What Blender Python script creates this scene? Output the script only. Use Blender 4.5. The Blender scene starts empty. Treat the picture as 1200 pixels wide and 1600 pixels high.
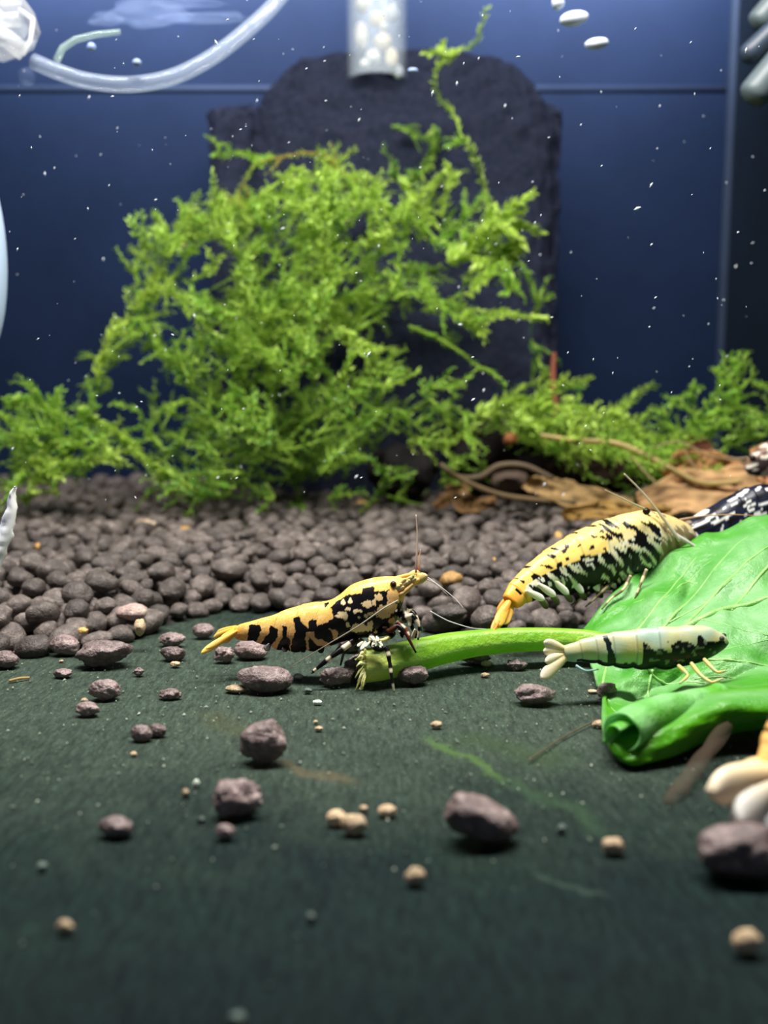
import bpy, math, random
from mathutils import Vector, Matrix, noise
# ---------------------------------------------------------------- camera, world, lights, exposure (1 unit = 1 cm)
sc = bpy.context.scene
sc.unit_settings.scale_length = 0.01
F = 1500.0; CAMZ = 2.7; PITCH = math.radians(7.2)
cd = bpy.data.cameras.new('camera'); cam = bpy.data.objects.new('camera', cd)
sc.collection.objects.link(cam); sc.camera = cam
cam.location = (0, 0, CAMZ); cam.rotation_euler = (math.pi/2 - PITCH, 0, 0)
cd.sensor_fit = 'VERTICAL'; cd.sensor_height = 36; cd.lens = F*36/1600
cd.clip_start = 0.05; cd.clip_end = 500
cd.dof.use_dof = True; cd.dof.focus_distance = 9.0; cd.dof.aperture_fstop = 0.30
sc.view_settings.view_transform = 'Standard'; sc.view_settings.look = 'None'
sc.view_settings.gamma = 1; sc.view_settings.use_curve_mapping = False
sc.view_settings.exposure = 0.0
w = bpy.data.worlds.new('world'); sc.world = w; w.use_nodes = True
w.node_tree.nodes['Background'].inputs[0].default_value = (0.55, 0.68, 1.0, 1)
w.node_tree.nodes['Background'].inputs[1].default_value = 0.15
def area(name, loc, sx, sy, power, col, rot=(0, 0, 0)):
    l = bpy.data.lights.new(name, 'AREA'); l.shape = 'RECTANGLE'; l.size = sx; l.size_y = sy
    l.energy = power; l.color = col
    o = bpy.data.objects.new(name, l); o.location = loc; o.rotation_euler = rot
    sc.collection.objects.link(o); return o
# the aquarium lamp: a long LED bar over the tank; then an added wash light brightening the upper back wall
area('aquarium_lamp', (-1.0, 8.7, 15.5), 15, 1.6, 8000, (1.0, 0.97, 0.92))
lr = area('back_wall_wash', (-0.5, 19.2, 14.4), 19, 0.8, 4500, (0.86, 0.90, 1.0), (math.radians(55), 0, 0)); lr.data.spread = math.radians(104)

# ---------------------------------------------------------------- helpers
R = random.Random(7)
TAU = math.tau
cp, sp_ = math.cos(PITCH), math.sin(PITCH)
def ray(px, py):
    x = (px-600)/F; y = -(py-800)/F
    return Vector((x, cp + y*sp_, -sp_ + y*cp))
def P(px, py, d): return Vector((0, 0, CAMZ)) + ray(px, py)*d
def G(px, py, z=0.0):
    r = ray(px, py); return Vector((0, 0, CAMZ)) + r*((z-CAMZ)/r.z)
def depth_of(px, py, z=0.0): return (z-CAMZ)/ray(px, py).z
def srgb(r, g, b):
    f = lambda c: (c/255/12.92 if c <= 10 else ((c/255+0.055)/1.055)**2.4)
    return (f(r), f(g), f(b))
def lerp(a, b, t): return a+(b-a)*t
def mixc(a, b, t): return tuple(x+(y-x)*t for x, y in zip(a, b))
def cat(pts, t):
    n = len(pts)-1; x = min(max(t, 0), 1)*n; i = min(int(x), n-1); f = x-i
    p1, p2 = pts[i], pts[i+1]
    p0 = pts[i-1] if i > 0 else tuple(2*a-b for a, b in zip(p1, p2))
    p3 = pts[i+2] if i+2 <= n else tuple(2*b-a for a, b in zip(p1, p2))
    return tuple(0.5*(2*b + (c-a)*f + (2*a-5*b+4*c-d)*f*f + (3*b-a-3*c+d)*f**3) for a, b, c, d in zip(p0, p1, p2, p3))
def vcat(pts, t): return Vector(cat([tuple(p) for p in pts], t))
class MB:
    def __init__(s): s.v = []; s.f = []; s.c = []
    def add(s, vs, fs, cs):
        o = len(s.v); s.v += [tuple(v) for v in vs]; s.f += [tuple(i+o for i in f) for f in fs]
        s.c += list(cs) if isinstance(cs, list) else [cs]*len(vs)
    def tube(s, pts, rad, col, n=6, caps=True):
        m = len(pts); vs = []; cs = []
        up = Vector((0.13, 0.21, 0.97))
        prev = None
        for i, p in enumerate(pts):
            t = (Vector(pts[min(i+1, m-1)])-Vector(pts[max(i-1, 0)]))
            if t.length < 1e-9: t = Vector((0, 0, 1))
            t.normalize()
            a = (prev - t*prev.dot(t)) if prev is not None else t.cross(up)
            if a.length < 1e-6: a = t.orthogonal()
            a.normalize(); prev = a; b = t.cross(a)
            r = rad(i/(m-1)) if callable(rad) else rad
            c = col(i/(m-1)) if callable(col) else col
            for k in range(n):
                an = TAU*k/n; vs.append(Vector(p)+a*math.cos(an)*r+b*math.sin(an)*r); cs.append(c)
        fs = [(i*n+k, i*n+(k+1) % n, (i+1)*n+(k+1) % n, (i+1)*n+k) for i in range(m-1) for k in range(n)]
        if caps: fs += [tuple(range(n-1, -1, -1)), tuple(range((m-1)*n, m*n))]
        s.add(vs, fs, cs)
    def build(s, name, mat, parent=None, smooth=True):
        me = bpy.data.meshes.new(name); me.from_pydata(s.v, [], s.f)
        ca = me.color_attributes.new('col', 'FLOAT_COLOR', 'POINT')
        flat = []
        for c in s.c: flat += [c[0], c[1], c[2], 1.0]
        ca.data.foreach_set('color', flat)
        if smooth: me.polygons.foreach_set('use_smooth', [True]*len(me.polygons))
        me.materials.append(mat); me.update()
        o = bpy.data.objects.new(name, me); sc.collection.objects.link(o)
        if parent is not None:
            o.parent = parent
            if parent.type == 'EMPTY' or True:
                o.matrix_parent_inverse = Matrix.Translation(-parent.location)
        return o
def tag(o, label=None, category=None, group=None, kind=None):
    if label: o['label'] = label
    if category: o['category'] = category
    if group: o['group'] = group
    if kind: o['kind'] = kind
    return o
def thing(name, loc, label, category, group=None):
    o = bpy.data.objects.new(name, None); o.location = loc; o.empty_display_size = 0.2
    sc.collection.objects.link(o); return tag(o, label, category, group)

# ---------------------------------------------------------------- materials
def mat(name, fn):
    m = bpy.data.materials.new(name); m.use_nodes = True; nt = m.node_tree; nt.nodes.clear()
    out = nt.nodes.new('ShaderNodeOutputMaterial'); fn(nt, out); return m
def N(nt, t, **k):
    n = nt.nodes.new(t)
    for a, v in k.items():
        if a.startswith('i_'): n.inputs[int(a[2:]) if a[2:].isdigit() else a[2:].replace('_', ' ')].default_value = v
        else: setattr(n, a, v)
    return n
def noise_n(nt, scale, detail=4, rough=0.6, coord='Object', mapscale=None):
    tc = N(nt, 'ShaderNodeTexCoord'); nz = N(nt, 'ShaderNodeTexNoise')
    nz.inputs['Scale'].default_value = scale; nz.inputs['Detail'].default_value = detail; nz.inputs['Roughness'].default_value = rough
    if mapscale:
        mp = N(nt, 'ShaderNodeMapping'); mp.inputs['Scale'].default_value = mapscale[:3]
        if len(mapscale) > 3: mp.inputs['Rotation'].default_value = (0, 0, mapscale[3])
        nt.links.new(tc.outputs[coord], mp.inputs[0]); nt.links.new(mp.outputs[0], nz.inputs['Vector'])
    else: nt.links.new(tc.outputs[coord], nz.inputs['Vector'])
    return nz
def ramp(nt, src, stops):
    r = N(nt, 'ShaderNodeValToRGB'); e = r.color_ramp.elements
    while len(e) < len(stops): e.new(0.5)
    for k, (p, c) in enumerate(stops): e[k].position = p; e[k].color = (*c, 1)
    nt.links.new(src, r.inputs[0]); return r
def bumpn(nt, src, strength, dist=0.02):
    b = N(nt, 'ShaderNodeBump'); b.inputs['Strength'].default_value = strength; b.inputs['Distance'].default_value = dist
    nt.links.new(src, b.inputs['Height']); return b
def pebble_mat(name, c_dark, c_mid, c_hi, rough=0.55):
    def fn(nt, out):
        L = nt.links.new
        p = N(nt, 'ShaderNodeBsdfPrincipled'); p.inputs['Roughness'].default_value = rough
        n1 = noise_n(nt, 9, 5, 0.7); n2 = noise_n(nt, 45, 3, 0.6)
        r = ramp(nt, n1.outputs[0], [(0.25, c_dark), (0.52, c_mid), (0.78, c_hi)])
        g = N(nt, 'ShaderNodeNewGeometry'); oi = N(nt, 'ShaderNodeObjectInfo')
        ad = N(nt, 'ShaderNodeMath', operation='ADD'); L(g.outputs['Random Per Island'], ad.inputs[0]); L(oi.outputs['Random'], ad.inputs[1])
        fr = N(nt, 'ShaderNodeMath', operation='FRACT'); L(ad.outputs[0], fr.inputs[0])
        mr = N(nt, 'ShaderNodeMapRange'); mr.inputs['To Min'].default_value = 0.62; mr.inputs['To Max'].default_value = 1.45; L(fr.outputs[0], mr.inputs[0])
        hs = N(nt, 'ShaderNodeHueSaturation'); L(mr.outputs[0], hs.inputs['Value']); L(r.outputs[0], hs.inputs['Color'])
        # pale mineral flecks
        r2 = ramp(nt, n2.outputs[0], [(0.68, (0, 0, 0)), (0.76, (1, 1, 1))])
        mx = N(nt, 'ShaderNodeMix', data_type='RGBA'); mx.inputs[7].default_value = (*mixc(c_hi, (0.8, 0.75, 0.7), 0.45), 1)
        L(r2.outputs[0], mx.inputs[0]); L(hs.outputs[0], mx.inputs[6])
        L(mx.outputs[2], p.inputs['Base Color'])
        b = bumpn(nt, n2.outputs[0], 0.55, 0.03); b2 = bumpn(nt, n1.outputs[0], 0.5, 0.06); L(b2.outputs[0], b.inputs['Normal']); L(b.outputs[0], p.inputs['Normal'])
        L(p.outputs[0], out.inputs[0])
    return mat(name, fn)
SOIL = pebble_mat('soil_pellet_clay', srgb(54, 46, 43), srgb(88, 79, 74), srgb(138, 127, 120))
LOOSE = pebble_mat('loose_pellet_clay', srgb(76, 63, 61), srgb(124, 106, 104), srgb(192, 174, 169), 0.42)
TAN = pebble_mat('tan_crumb', srgb(140, 115, 85), srgb(190, 165, 130), srgb(225, 210, 185), 0.6)
GOLDEN = pebble_mat('golden_crumb', srgb(150, 110, 50), srgb(200, 155, 85), srgb(225, 190, 120), 0.5)
DIM = pebble_mat('dim_flake', srgb(60, 74, 70), srgb(88, 104, 96), srgb(120, 132, 120), 0.6)
WHITISH = pebble_mat('whitish_flake', srgb(170, 180, 170), srgb(205, 215, 200), srgb(235, 240, 230), 0.5)
def skin_fn(trans, rough, sub=0.0, bump=0.15):
    def fn(nt, out):
        L = nt.links.new
        a = N(nt, 'ShaderNodeAttribute', attribute_name='col')
        p = N(nt, 'ShaderNodeBsdfPrincipled'); p.inputs['Roughness'].default_value = rough
        p.inputs['IOR'].default_value = 1.35
        n = noise_n(nt, 55, 3); b = bumpn(nt, n.outputs[0], bump, 0.01)
        L(a.outputs['Color'], p.inputs['Base Color']); L(b.outputs[0], p.inputs['Normal'])
        if trans > 0:
            t = N(nt, 'ShaderNodeBsdfTranslucent'); L(a.outputs['Color'], t.inputs[0])
            mx = N(nt, 'ShaderNodeMixShader'); mx.inputs[0].default_value = trans
            L(p.outputs[0], mx.inputs[1]); L(t.outputs[0], mx.inputs[2]); L(mx.outputs[0], out.inputs[0])
        else: L(p.outputs[0], out.inputs[0])
    return fn
SHELL = mat('shrimp_shell', skin_fn(0.12, 0.32))
LIMB = mat('shrimp_limb', skin_fn(0.3, 0.35))
MOSS = mat('moss', skin_fn(0.42, 0.45))
DRY = mat('dry_plant', skin_fn(0.4, 0.75, 0, 0.4))
def see_through(alpha, rough=0.25):
    def fn(nt, out):
        L = nt.links.new
        a = N(nt, 'ShaderNodeAttribute', attribute_name='col')
        p = N(nt, 'ShaderNodeBsdfPrincipled'); p.inputs['Roughness'].default_value = rough
        L(a.outputs['Color'], p.inputs['Base Color']); p.inputs['Alpha'].default_value = alpha
        L(p.outputs[0], out.inputs[0])
    return fn
HAIR = mat('antenna', see_through(0.75, 0.3))
FILM = mat('milky_film', see_through(0.10, 0.4))
CLEAR = mat('clear_plastic', see_through(0.26, 0.12))
TUBEMAT = mat('clear_hose', see_through(0.30, 0.08))
WHITEM = mat('white_matt', see_through(1.0, 0.45))
def glass_fn(nt, out):
    g = N(nt, 'ShaderNodeBsdfGlass'); g.inputs['IOR'].default_value = 1.2; g.inputs['Roughness'].default_value = 0.05
    d = N(nt, 'ShaderNodeBsdfDiffuse'); d.inputs[0].default_value = (0.9, 0.93, 0.98, 1)
    m = N(nt, 'ShaderNodeMixShader'); m.inputs[0].default_value = 0.5
    nt.links.new(g.outputs[0], m.inputs[1]); nt.links.new(d.outputs[0], m.inputs[2]); nt.links.new(m.outputs[0], out.inputs[0])
BUBBLE = mat('air_bubble', glass_fn)
def wall_fn(c, rough=0.5):
    def fn(nt, out):
        L = nt.links.new
        p = N(nt, 'ShaderNodeBsdfPrincipled'); p.inputs['Roughness'].default_value = rough
        n = noise_n(nt, 0.35, 5, 0.65); r = ramp(nt, n.outputs[0], [(0.3, tuple(x*0.85 for x in c)), (0.7, tuple(x*1.15 for x in c))])
        L(r.outputs[0], p.inputs['Base Color']); p.inputs['Specular IOR Level'].default_value = 0.04
        L(p.outputs[0], out.inputs[0])
    return fn
WALL = mat('navy_backing_film', wall_fn((0.0076, 0.0144, 0.036)))
SIDE = mat('dark_side_film', wall_fn((0.010, 0.016, 0.026)))
SEAM = mat('silicone_seam', wall_fn((0.022, 0.032, 0.055)))
def mat_fn(nt, out):
    L = nt.links.new
    p = N(nt, 'ShaderNodeBsdfPrincipled'); p.inputs['Roughness'].default_value = 0.6; p.inputs['Specular IOR Level'].default_value = 0.07
    big = noise_n(nt, 0.55, 4, 0.6); fib = noise_n(nt, 7, 6, 0.72, mapscale=(3.0, 0.7, 1, 0.5)); fine = noise_n(nt, 34, 4, 0.7, mapscale=(1.8, 0.8, 1, -0.4))
    r = ramp(nt, big.outputs[0], [(0.3, srgb(13, 24, 27)), (0.5, srgb(17, 29, 29)), (0.75, srgb(22, 35, 31))])
    # front-to-back light falloff painted into the mat colour as a lighter oval
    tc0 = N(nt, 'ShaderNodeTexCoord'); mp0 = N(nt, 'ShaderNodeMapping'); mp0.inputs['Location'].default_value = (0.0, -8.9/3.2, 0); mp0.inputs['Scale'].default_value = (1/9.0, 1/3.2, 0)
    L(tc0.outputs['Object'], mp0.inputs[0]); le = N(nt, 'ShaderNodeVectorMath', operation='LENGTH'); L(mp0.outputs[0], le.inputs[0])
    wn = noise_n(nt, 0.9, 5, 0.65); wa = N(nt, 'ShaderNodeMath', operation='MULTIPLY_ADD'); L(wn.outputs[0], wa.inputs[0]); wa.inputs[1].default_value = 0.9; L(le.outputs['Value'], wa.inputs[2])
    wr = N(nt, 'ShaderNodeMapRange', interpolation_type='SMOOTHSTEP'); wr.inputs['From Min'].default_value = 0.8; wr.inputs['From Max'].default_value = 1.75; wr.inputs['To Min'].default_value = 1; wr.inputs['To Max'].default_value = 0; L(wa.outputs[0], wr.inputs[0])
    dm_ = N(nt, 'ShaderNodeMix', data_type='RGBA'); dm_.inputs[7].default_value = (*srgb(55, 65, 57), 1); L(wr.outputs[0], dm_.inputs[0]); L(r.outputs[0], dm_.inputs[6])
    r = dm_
    m1 = N(nt, 'ShaderNodeMix', data_type='RGBA', blend_type='MULTIPLY'); m1.inputs[0].default_value = 1
    r1 = ramp(nt, fib.outputs[0], [(0.3, (0.45, 0.47, 0.5)), (0.7, (1.55, 1.6, 1.5))])
    L(r.outputs[2], m1.inputs[6]); L(r1.outputs[0], m1.inputs[7])
    m2 = N(nt, 'ShaderNodeMix', data_type='RGBA', blend_type='MULTIPLY'); m2.inputs[0].default_value = 1
    r2 = ramp(nt, fine.outputs[0], [(0.35, (0.75, 0.75, 0.75)), (0.60, (1.1, 1.1, 1.1)), (0.72, (2.8, 2.9, 2.6))])
    L(m1.outputs[2], m2.inputs[6]); L(r2.outputs[0], m2.inputs[7])
    # soft coloured streaks: (p0, p1, half width, colour)
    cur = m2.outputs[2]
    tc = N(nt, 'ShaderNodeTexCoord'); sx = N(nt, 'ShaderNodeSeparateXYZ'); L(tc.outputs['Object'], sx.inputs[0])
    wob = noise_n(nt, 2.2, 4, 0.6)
    for (a, b, hw, col, k) in STREAKS:
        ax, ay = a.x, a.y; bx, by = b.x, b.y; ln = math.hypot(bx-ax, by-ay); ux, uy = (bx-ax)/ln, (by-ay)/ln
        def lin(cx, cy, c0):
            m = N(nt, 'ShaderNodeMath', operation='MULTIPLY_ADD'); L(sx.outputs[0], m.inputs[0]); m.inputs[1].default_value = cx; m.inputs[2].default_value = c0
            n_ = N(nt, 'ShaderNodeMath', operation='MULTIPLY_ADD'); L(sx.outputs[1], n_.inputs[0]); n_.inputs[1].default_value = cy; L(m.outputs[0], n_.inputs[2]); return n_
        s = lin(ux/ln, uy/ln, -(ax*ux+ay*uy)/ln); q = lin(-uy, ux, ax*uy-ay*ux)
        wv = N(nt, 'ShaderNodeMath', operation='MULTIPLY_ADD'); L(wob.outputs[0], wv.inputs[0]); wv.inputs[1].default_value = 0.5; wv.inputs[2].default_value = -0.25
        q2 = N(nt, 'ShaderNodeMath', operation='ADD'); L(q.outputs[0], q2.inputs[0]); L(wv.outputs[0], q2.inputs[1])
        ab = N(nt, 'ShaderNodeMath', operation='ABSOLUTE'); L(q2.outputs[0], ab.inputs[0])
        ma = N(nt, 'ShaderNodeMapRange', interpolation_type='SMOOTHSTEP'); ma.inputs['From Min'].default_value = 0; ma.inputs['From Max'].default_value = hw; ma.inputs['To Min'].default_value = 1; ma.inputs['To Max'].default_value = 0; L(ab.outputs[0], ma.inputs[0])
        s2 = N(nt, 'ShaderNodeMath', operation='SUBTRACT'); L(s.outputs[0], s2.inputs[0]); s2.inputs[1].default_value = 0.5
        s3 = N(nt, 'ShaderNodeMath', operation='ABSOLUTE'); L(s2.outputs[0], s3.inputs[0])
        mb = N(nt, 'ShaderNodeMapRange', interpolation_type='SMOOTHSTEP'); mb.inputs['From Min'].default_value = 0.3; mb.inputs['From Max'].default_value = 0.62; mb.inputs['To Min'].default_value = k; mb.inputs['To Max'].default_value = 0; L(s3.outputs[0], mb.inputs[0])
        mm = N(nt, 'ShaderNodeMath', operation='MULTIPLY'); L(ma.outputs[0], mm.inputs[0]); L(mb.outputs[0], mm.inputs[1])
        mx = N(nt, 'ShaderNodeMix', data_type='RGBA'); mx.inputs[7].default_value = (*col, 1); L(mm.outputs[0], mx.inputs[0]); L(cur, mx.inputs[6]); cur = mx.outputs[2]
    L(cur, p.inputs['Base Color'])
    b = bumpn(nt, fib.outputs[0], 0.35, 0.05); b2 = bumpn(nt, fine.outputs[0], 0.35, 0.02); L(b.outputs[0], b2.inputs['Normal']); L(b2.outputs[0], p.inputs['Normal'])
    L(p.outputs[0], out.inputs[0])
GS = srgb(92, 120, 66); BS = srgb(112, 100, 72)
STREAKS = [(G(670, 1150), G(785, 1220), 0.09, srgb(76, 104, 52), 0.6), (G(780, 1205), G(960, 1300), 0.16, srgb(52, 74, 52), 0.5),
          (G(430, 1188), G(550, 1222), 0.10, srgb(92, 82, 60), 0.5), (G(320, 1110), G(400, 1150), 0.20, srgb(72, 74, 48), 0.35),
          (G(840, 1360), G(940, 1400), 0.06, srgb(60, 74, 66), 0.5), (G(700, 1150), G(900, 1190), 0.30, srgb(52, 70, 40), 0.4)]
LINE = mat('film_edge', wall_fn((0.016, 0.024, 0.046)))
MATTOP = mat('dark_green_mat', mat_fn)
def sponge_fn(nt, out):
    L = nt.links.new
    p = N(nt, 'ShaderNodeBsdfPrincipled'); p.inputs['Roughness'].default_value = 0.95; p.inputs['Specular IOR Level'].default_value = 0.05
    n = noise_n(nt, 7, 6, 0.75); r = ramp(nt, n.outputs[0], [(0.3, (0.020, 0.029, 0.058)), (0.75, (0.056, 0.060, 0.100))])
    L(r.outputs[0], p.inputs['Base Color']); b = bumpn(nt, n.outputs[0], 1.0, 0.15); L(b.outputs[0], p.inputs['Normal']); L(p.outputs[0], out.inputs[0])
SPONGE = mat('black_foam', sponge_fn)
def soil_fn(nt, out):
    L = nt.links.new
    p = N(nt, 'ShaderNodeBsdfPrincipled'); p.inputs['Roughness'].default_value = 0.9
    n = noise_n(nt, 5, 5); r = ramp(nt, n.outputs[0], [(0.3, (0.015, 0.012, 0.012)), (0.7, (0.05, 0.04, 0.04))])
    L(r.outputs[0], p.inputs['Base Color']); L(p.outputs[0], out.inputs[0])
SOILBASE = mat('packed_soil', soil_fn)
def leaf_fn(nt, out):
    L = nt.links.new
    a = N(nt, 'ShaderNodeAttribute', attribute_name='col')
    n = noise_n(nt, 3.2, 6, 0.6); n2 = noise_n(nt, 16, 4, 0.6)
    r = ramp(nt, n.outputs[0], [(0.3, (0.75, 0.9, 0.7)), (0.7, (1.35, 1.15, 1.4))])
    m = N(nt, 'ShaderNodeMix', data_type='RGBA', blend_type='MULTIPLY'); m.inputs[0].default_value = 1
    L(a.outputs['Color'], m.inputs[6]); L(r.outputs[0], m.inputs[7])
    p = N(nt, 'ShaderNodeBsdfPrincipled'); p.inputs['Roughness'].default_value = 0.34
    b = bumpn(nt, n2.outputs[0], 0.35, 0.06); L(b.outputs[0], p.inputs['Normal'])
    L(m.outputs[2], p.inputs['Base Color'])
    t = N(nt, 'ShaderNodeBsdfTranslucent'); L(m.outputs[2], t.inputs[0])
    mx = N(nt, 'ShaderNodeMixShader'); mx.inputs[0].default_value = 0.38
    L(p.outputs[0], mx.inputs[1]); L(t.outputs[0], mx.inputs[2]); L(mx.outputs[0], out.inputs[0])
LEAF = mat('lettuce_green', leaf_fn)

# ---------------------------------------------------------------- setting
BACKY = 22.3; RX = 7.75; LX = -13.0
def boxmb(x0, x1, y0, y1, z0, z1, col=(1, 1, 1)):
    m = MB(); vs = [(x, y, z) for x in (x0, x1) for y in (y0, y1) for z in (z0, z1)]
    m.add(vs, [(0, 1, 3, 2), (4, 6, 7, 5), (0, 4, 5, 1), (2, 3, 7, 6), (0, 2, 6, 4), (1, 5, 7, 3)], col); return m
tag(boxmb(LX-0.4, RX+0.4, BACKY, BACKY+0.4, -0.6, 19).build('wall_back', WALL, smooth=False), 'navy blue backing of the tank behind the moss', kind='structure')
tag(boxmb(RX, RX+0.4, -1, BACKY, -0.6, 19).build('wall_right', SIDE, smooth=False), 'dark side of the tank beyond the right corner', kind='structure')
tag(boxmb(LX-0.4, LX, -1, BACKY, -0.6, 19).build('wall_left', SIDE, smooth=False), kind='structure')
tag(boxmb(LX, RX, -1, BACKY, -0.6, -0.12).build('floor', SOILBASE, smooth=False), 'tank bottom under the soil and the mat', kind='structure')
m = MB(); m.tube([(RX-0.02, BACKY-0.02, z*0.5) for z in range(-1, 38)], 0.13, (1, 1, 1), 8)
tag(m.build('trim_1', SEAM), 'pale silicone seam in the back right corner', kind='structure')
zs = P(200, 158, 22.2).z
m = boxmb(LX+0.02, RX-0.15, BACKY-0.006, BACKY-0.001, zs-0.09, zs+0.07)
tag(m.build('trim_2', LINE), 'faint pale line running across the back of the tank', kind='structure')

tag(boxmb(LX-0.4, RX+0.4, -2.0, 6.7, 10.0, 10.35).build('front_light_blocker', SIDE, smooth=False), 'unseen dark slab added to shade the front of the mat', kind='structure')  # added out of view to keep lamp light off the front mat

# the mat: gently wavy plate
def mat_z(x, y): return 0.0
m = MB(); nx, ny = 60, 60; x0, x1, y0, y1 = -6.5, 7.0, 1.5, 12.6
vs = []; 
for j in range(ny+1):
    for i in range(nx+1):
        x = lerp(x0, x1, i/nx); y = lerp(y0, y1, j/ny)
        vs.append((x, y, -0.012+0.012*noise.noise(Vector((x*0.9, y*0.9, 3)))))
fs = [(j*(nx+1)+i, j*(nx+1)+i+1, (j+1)*(nx+1)+i+1, (j+1)*(nx+1)+i) for j in range(ny) for i in range(nx)]
o = len(vs); ring = [i for i in range(nx+1)] + [j*(nx+1)+nx for j in range(1, ny+1)] + [ny*(nx+1)+i for i in range(nx-1, -1, -1)] + [j*(nx+1) for j in range(ny-1, 0, -1)]
vs2 = [(vs[i][0], vs[i][1], -0.12) for i in ring]
fs += [(ring[(k+1) % len(ring)], ring[k], o+k, o+(k+1) % len(ring)) for k in range(len(ring))]
m.add(vs+vs2, fs, (1, 1, 1))
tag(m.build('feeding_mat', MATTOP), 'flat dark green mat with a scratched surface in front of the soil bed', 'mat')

# ---------------------------------------------------------------- pebbles
def ico(sub):
    import bmesh
    bm = bmesh.new(); bmesh.ops.create_icosphere(bm, subdivisions=sub, radius=1)
    v = [x.co.copy() for x in bm.verts]; f = [tuple(q.index for q in t.verts) for t in bm.faces]; bm.free(); return v, f
ICO = {s: ico(s) for s in (2, 3, 4)}
def rock(seed, sub=3, angular=0.5, rough=0.06, scale=(1, 1, 1)):
    r = random.Random(seed); vs, fs = ICO[sub]
    pl = []
    for k in range(13):
        d = Vector((r.gauss(0, 1), r.gauss(0, 1), r.gauss(0, 1))).normalized(); pl.append((d, r.uniform(0.72, 1.0)))
    out = []; off = Vector((seed*7.3 % 50, seed*3.1 % 50, 1))
    for v in vs:
        s = 1.0/1.05
        acc = 1.0**-1; tot = 1.0
        q = 14
        tot = 1.0
        for d, h in pl:
            c = v.dot(d)
            if c > 0: tot += (c/h)**q
        rad = tot**(-1.0/q)
        rad = lerp(1.0, rad*1.12, angular)
        rad *= 1+rough*2.0*noise.noise(v*1.6+off)+rough*noise.noise(v*4.5+off)+rough*0.5*noise.noise(v*10+off)
        out.append(Vector((v.x*scale[0], v.y*scale[1], v.z*scale[2]))*rad)
    return out, fs
def rock_mesh(name, seed, sub, angular, rough, scale, material, blobs=None):
    m = MB(); v, f = rock(seed, sub, angular, rough, scale); m.add(v, f, (1, 1, 1))
    me_o = m.build(name, material); return me_o
def place_pebble(name, px, py, w, h, label, cat_, material=SOIL, seed=None, angular=0.5, rough=0.06, tilt=0.0, group=None, zbase=0.0, sub=4, dd=0.0):
    """px,py: centre in the photo; w,h: size in the photo; it rests on the mat"""
    seed = seed if seed is not None else int(px*3+py)
    yb = py+h*0.40
    d = depth_of(px, yb, zbase)+dd
    W = w/F*d
    H = max(h/F*d*0.96, W*0.35)
    if H > W*1.05: H = W*1.05 if H < W*1.35 else H*0.9
    al = math.atan2(CAMZ-0.15, d); Hn = H*0.86; D = min(W*1.05, max(W*0.6, (H-Hn*math.cos(al))/math.sin(al))); H = Hn
    m = MB(); v, f = rock(seed, sub, angular, rough, (W/2, D/2, H/2))
    rot = Matrix.Rotation(tilt, 3, 'Y'); v = [rot @ q for q in v]
    rot0 = 1; zmin = min(q.z for q in v); m.add(v, f, (1, 1, 1))
    me = m.build(name, material)
    c = G(px, yb, zbase); me.location = (c.x, c.y+dd, zbase-zmin-0.008)
    return tag(me, label, cat_, group)
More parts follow.
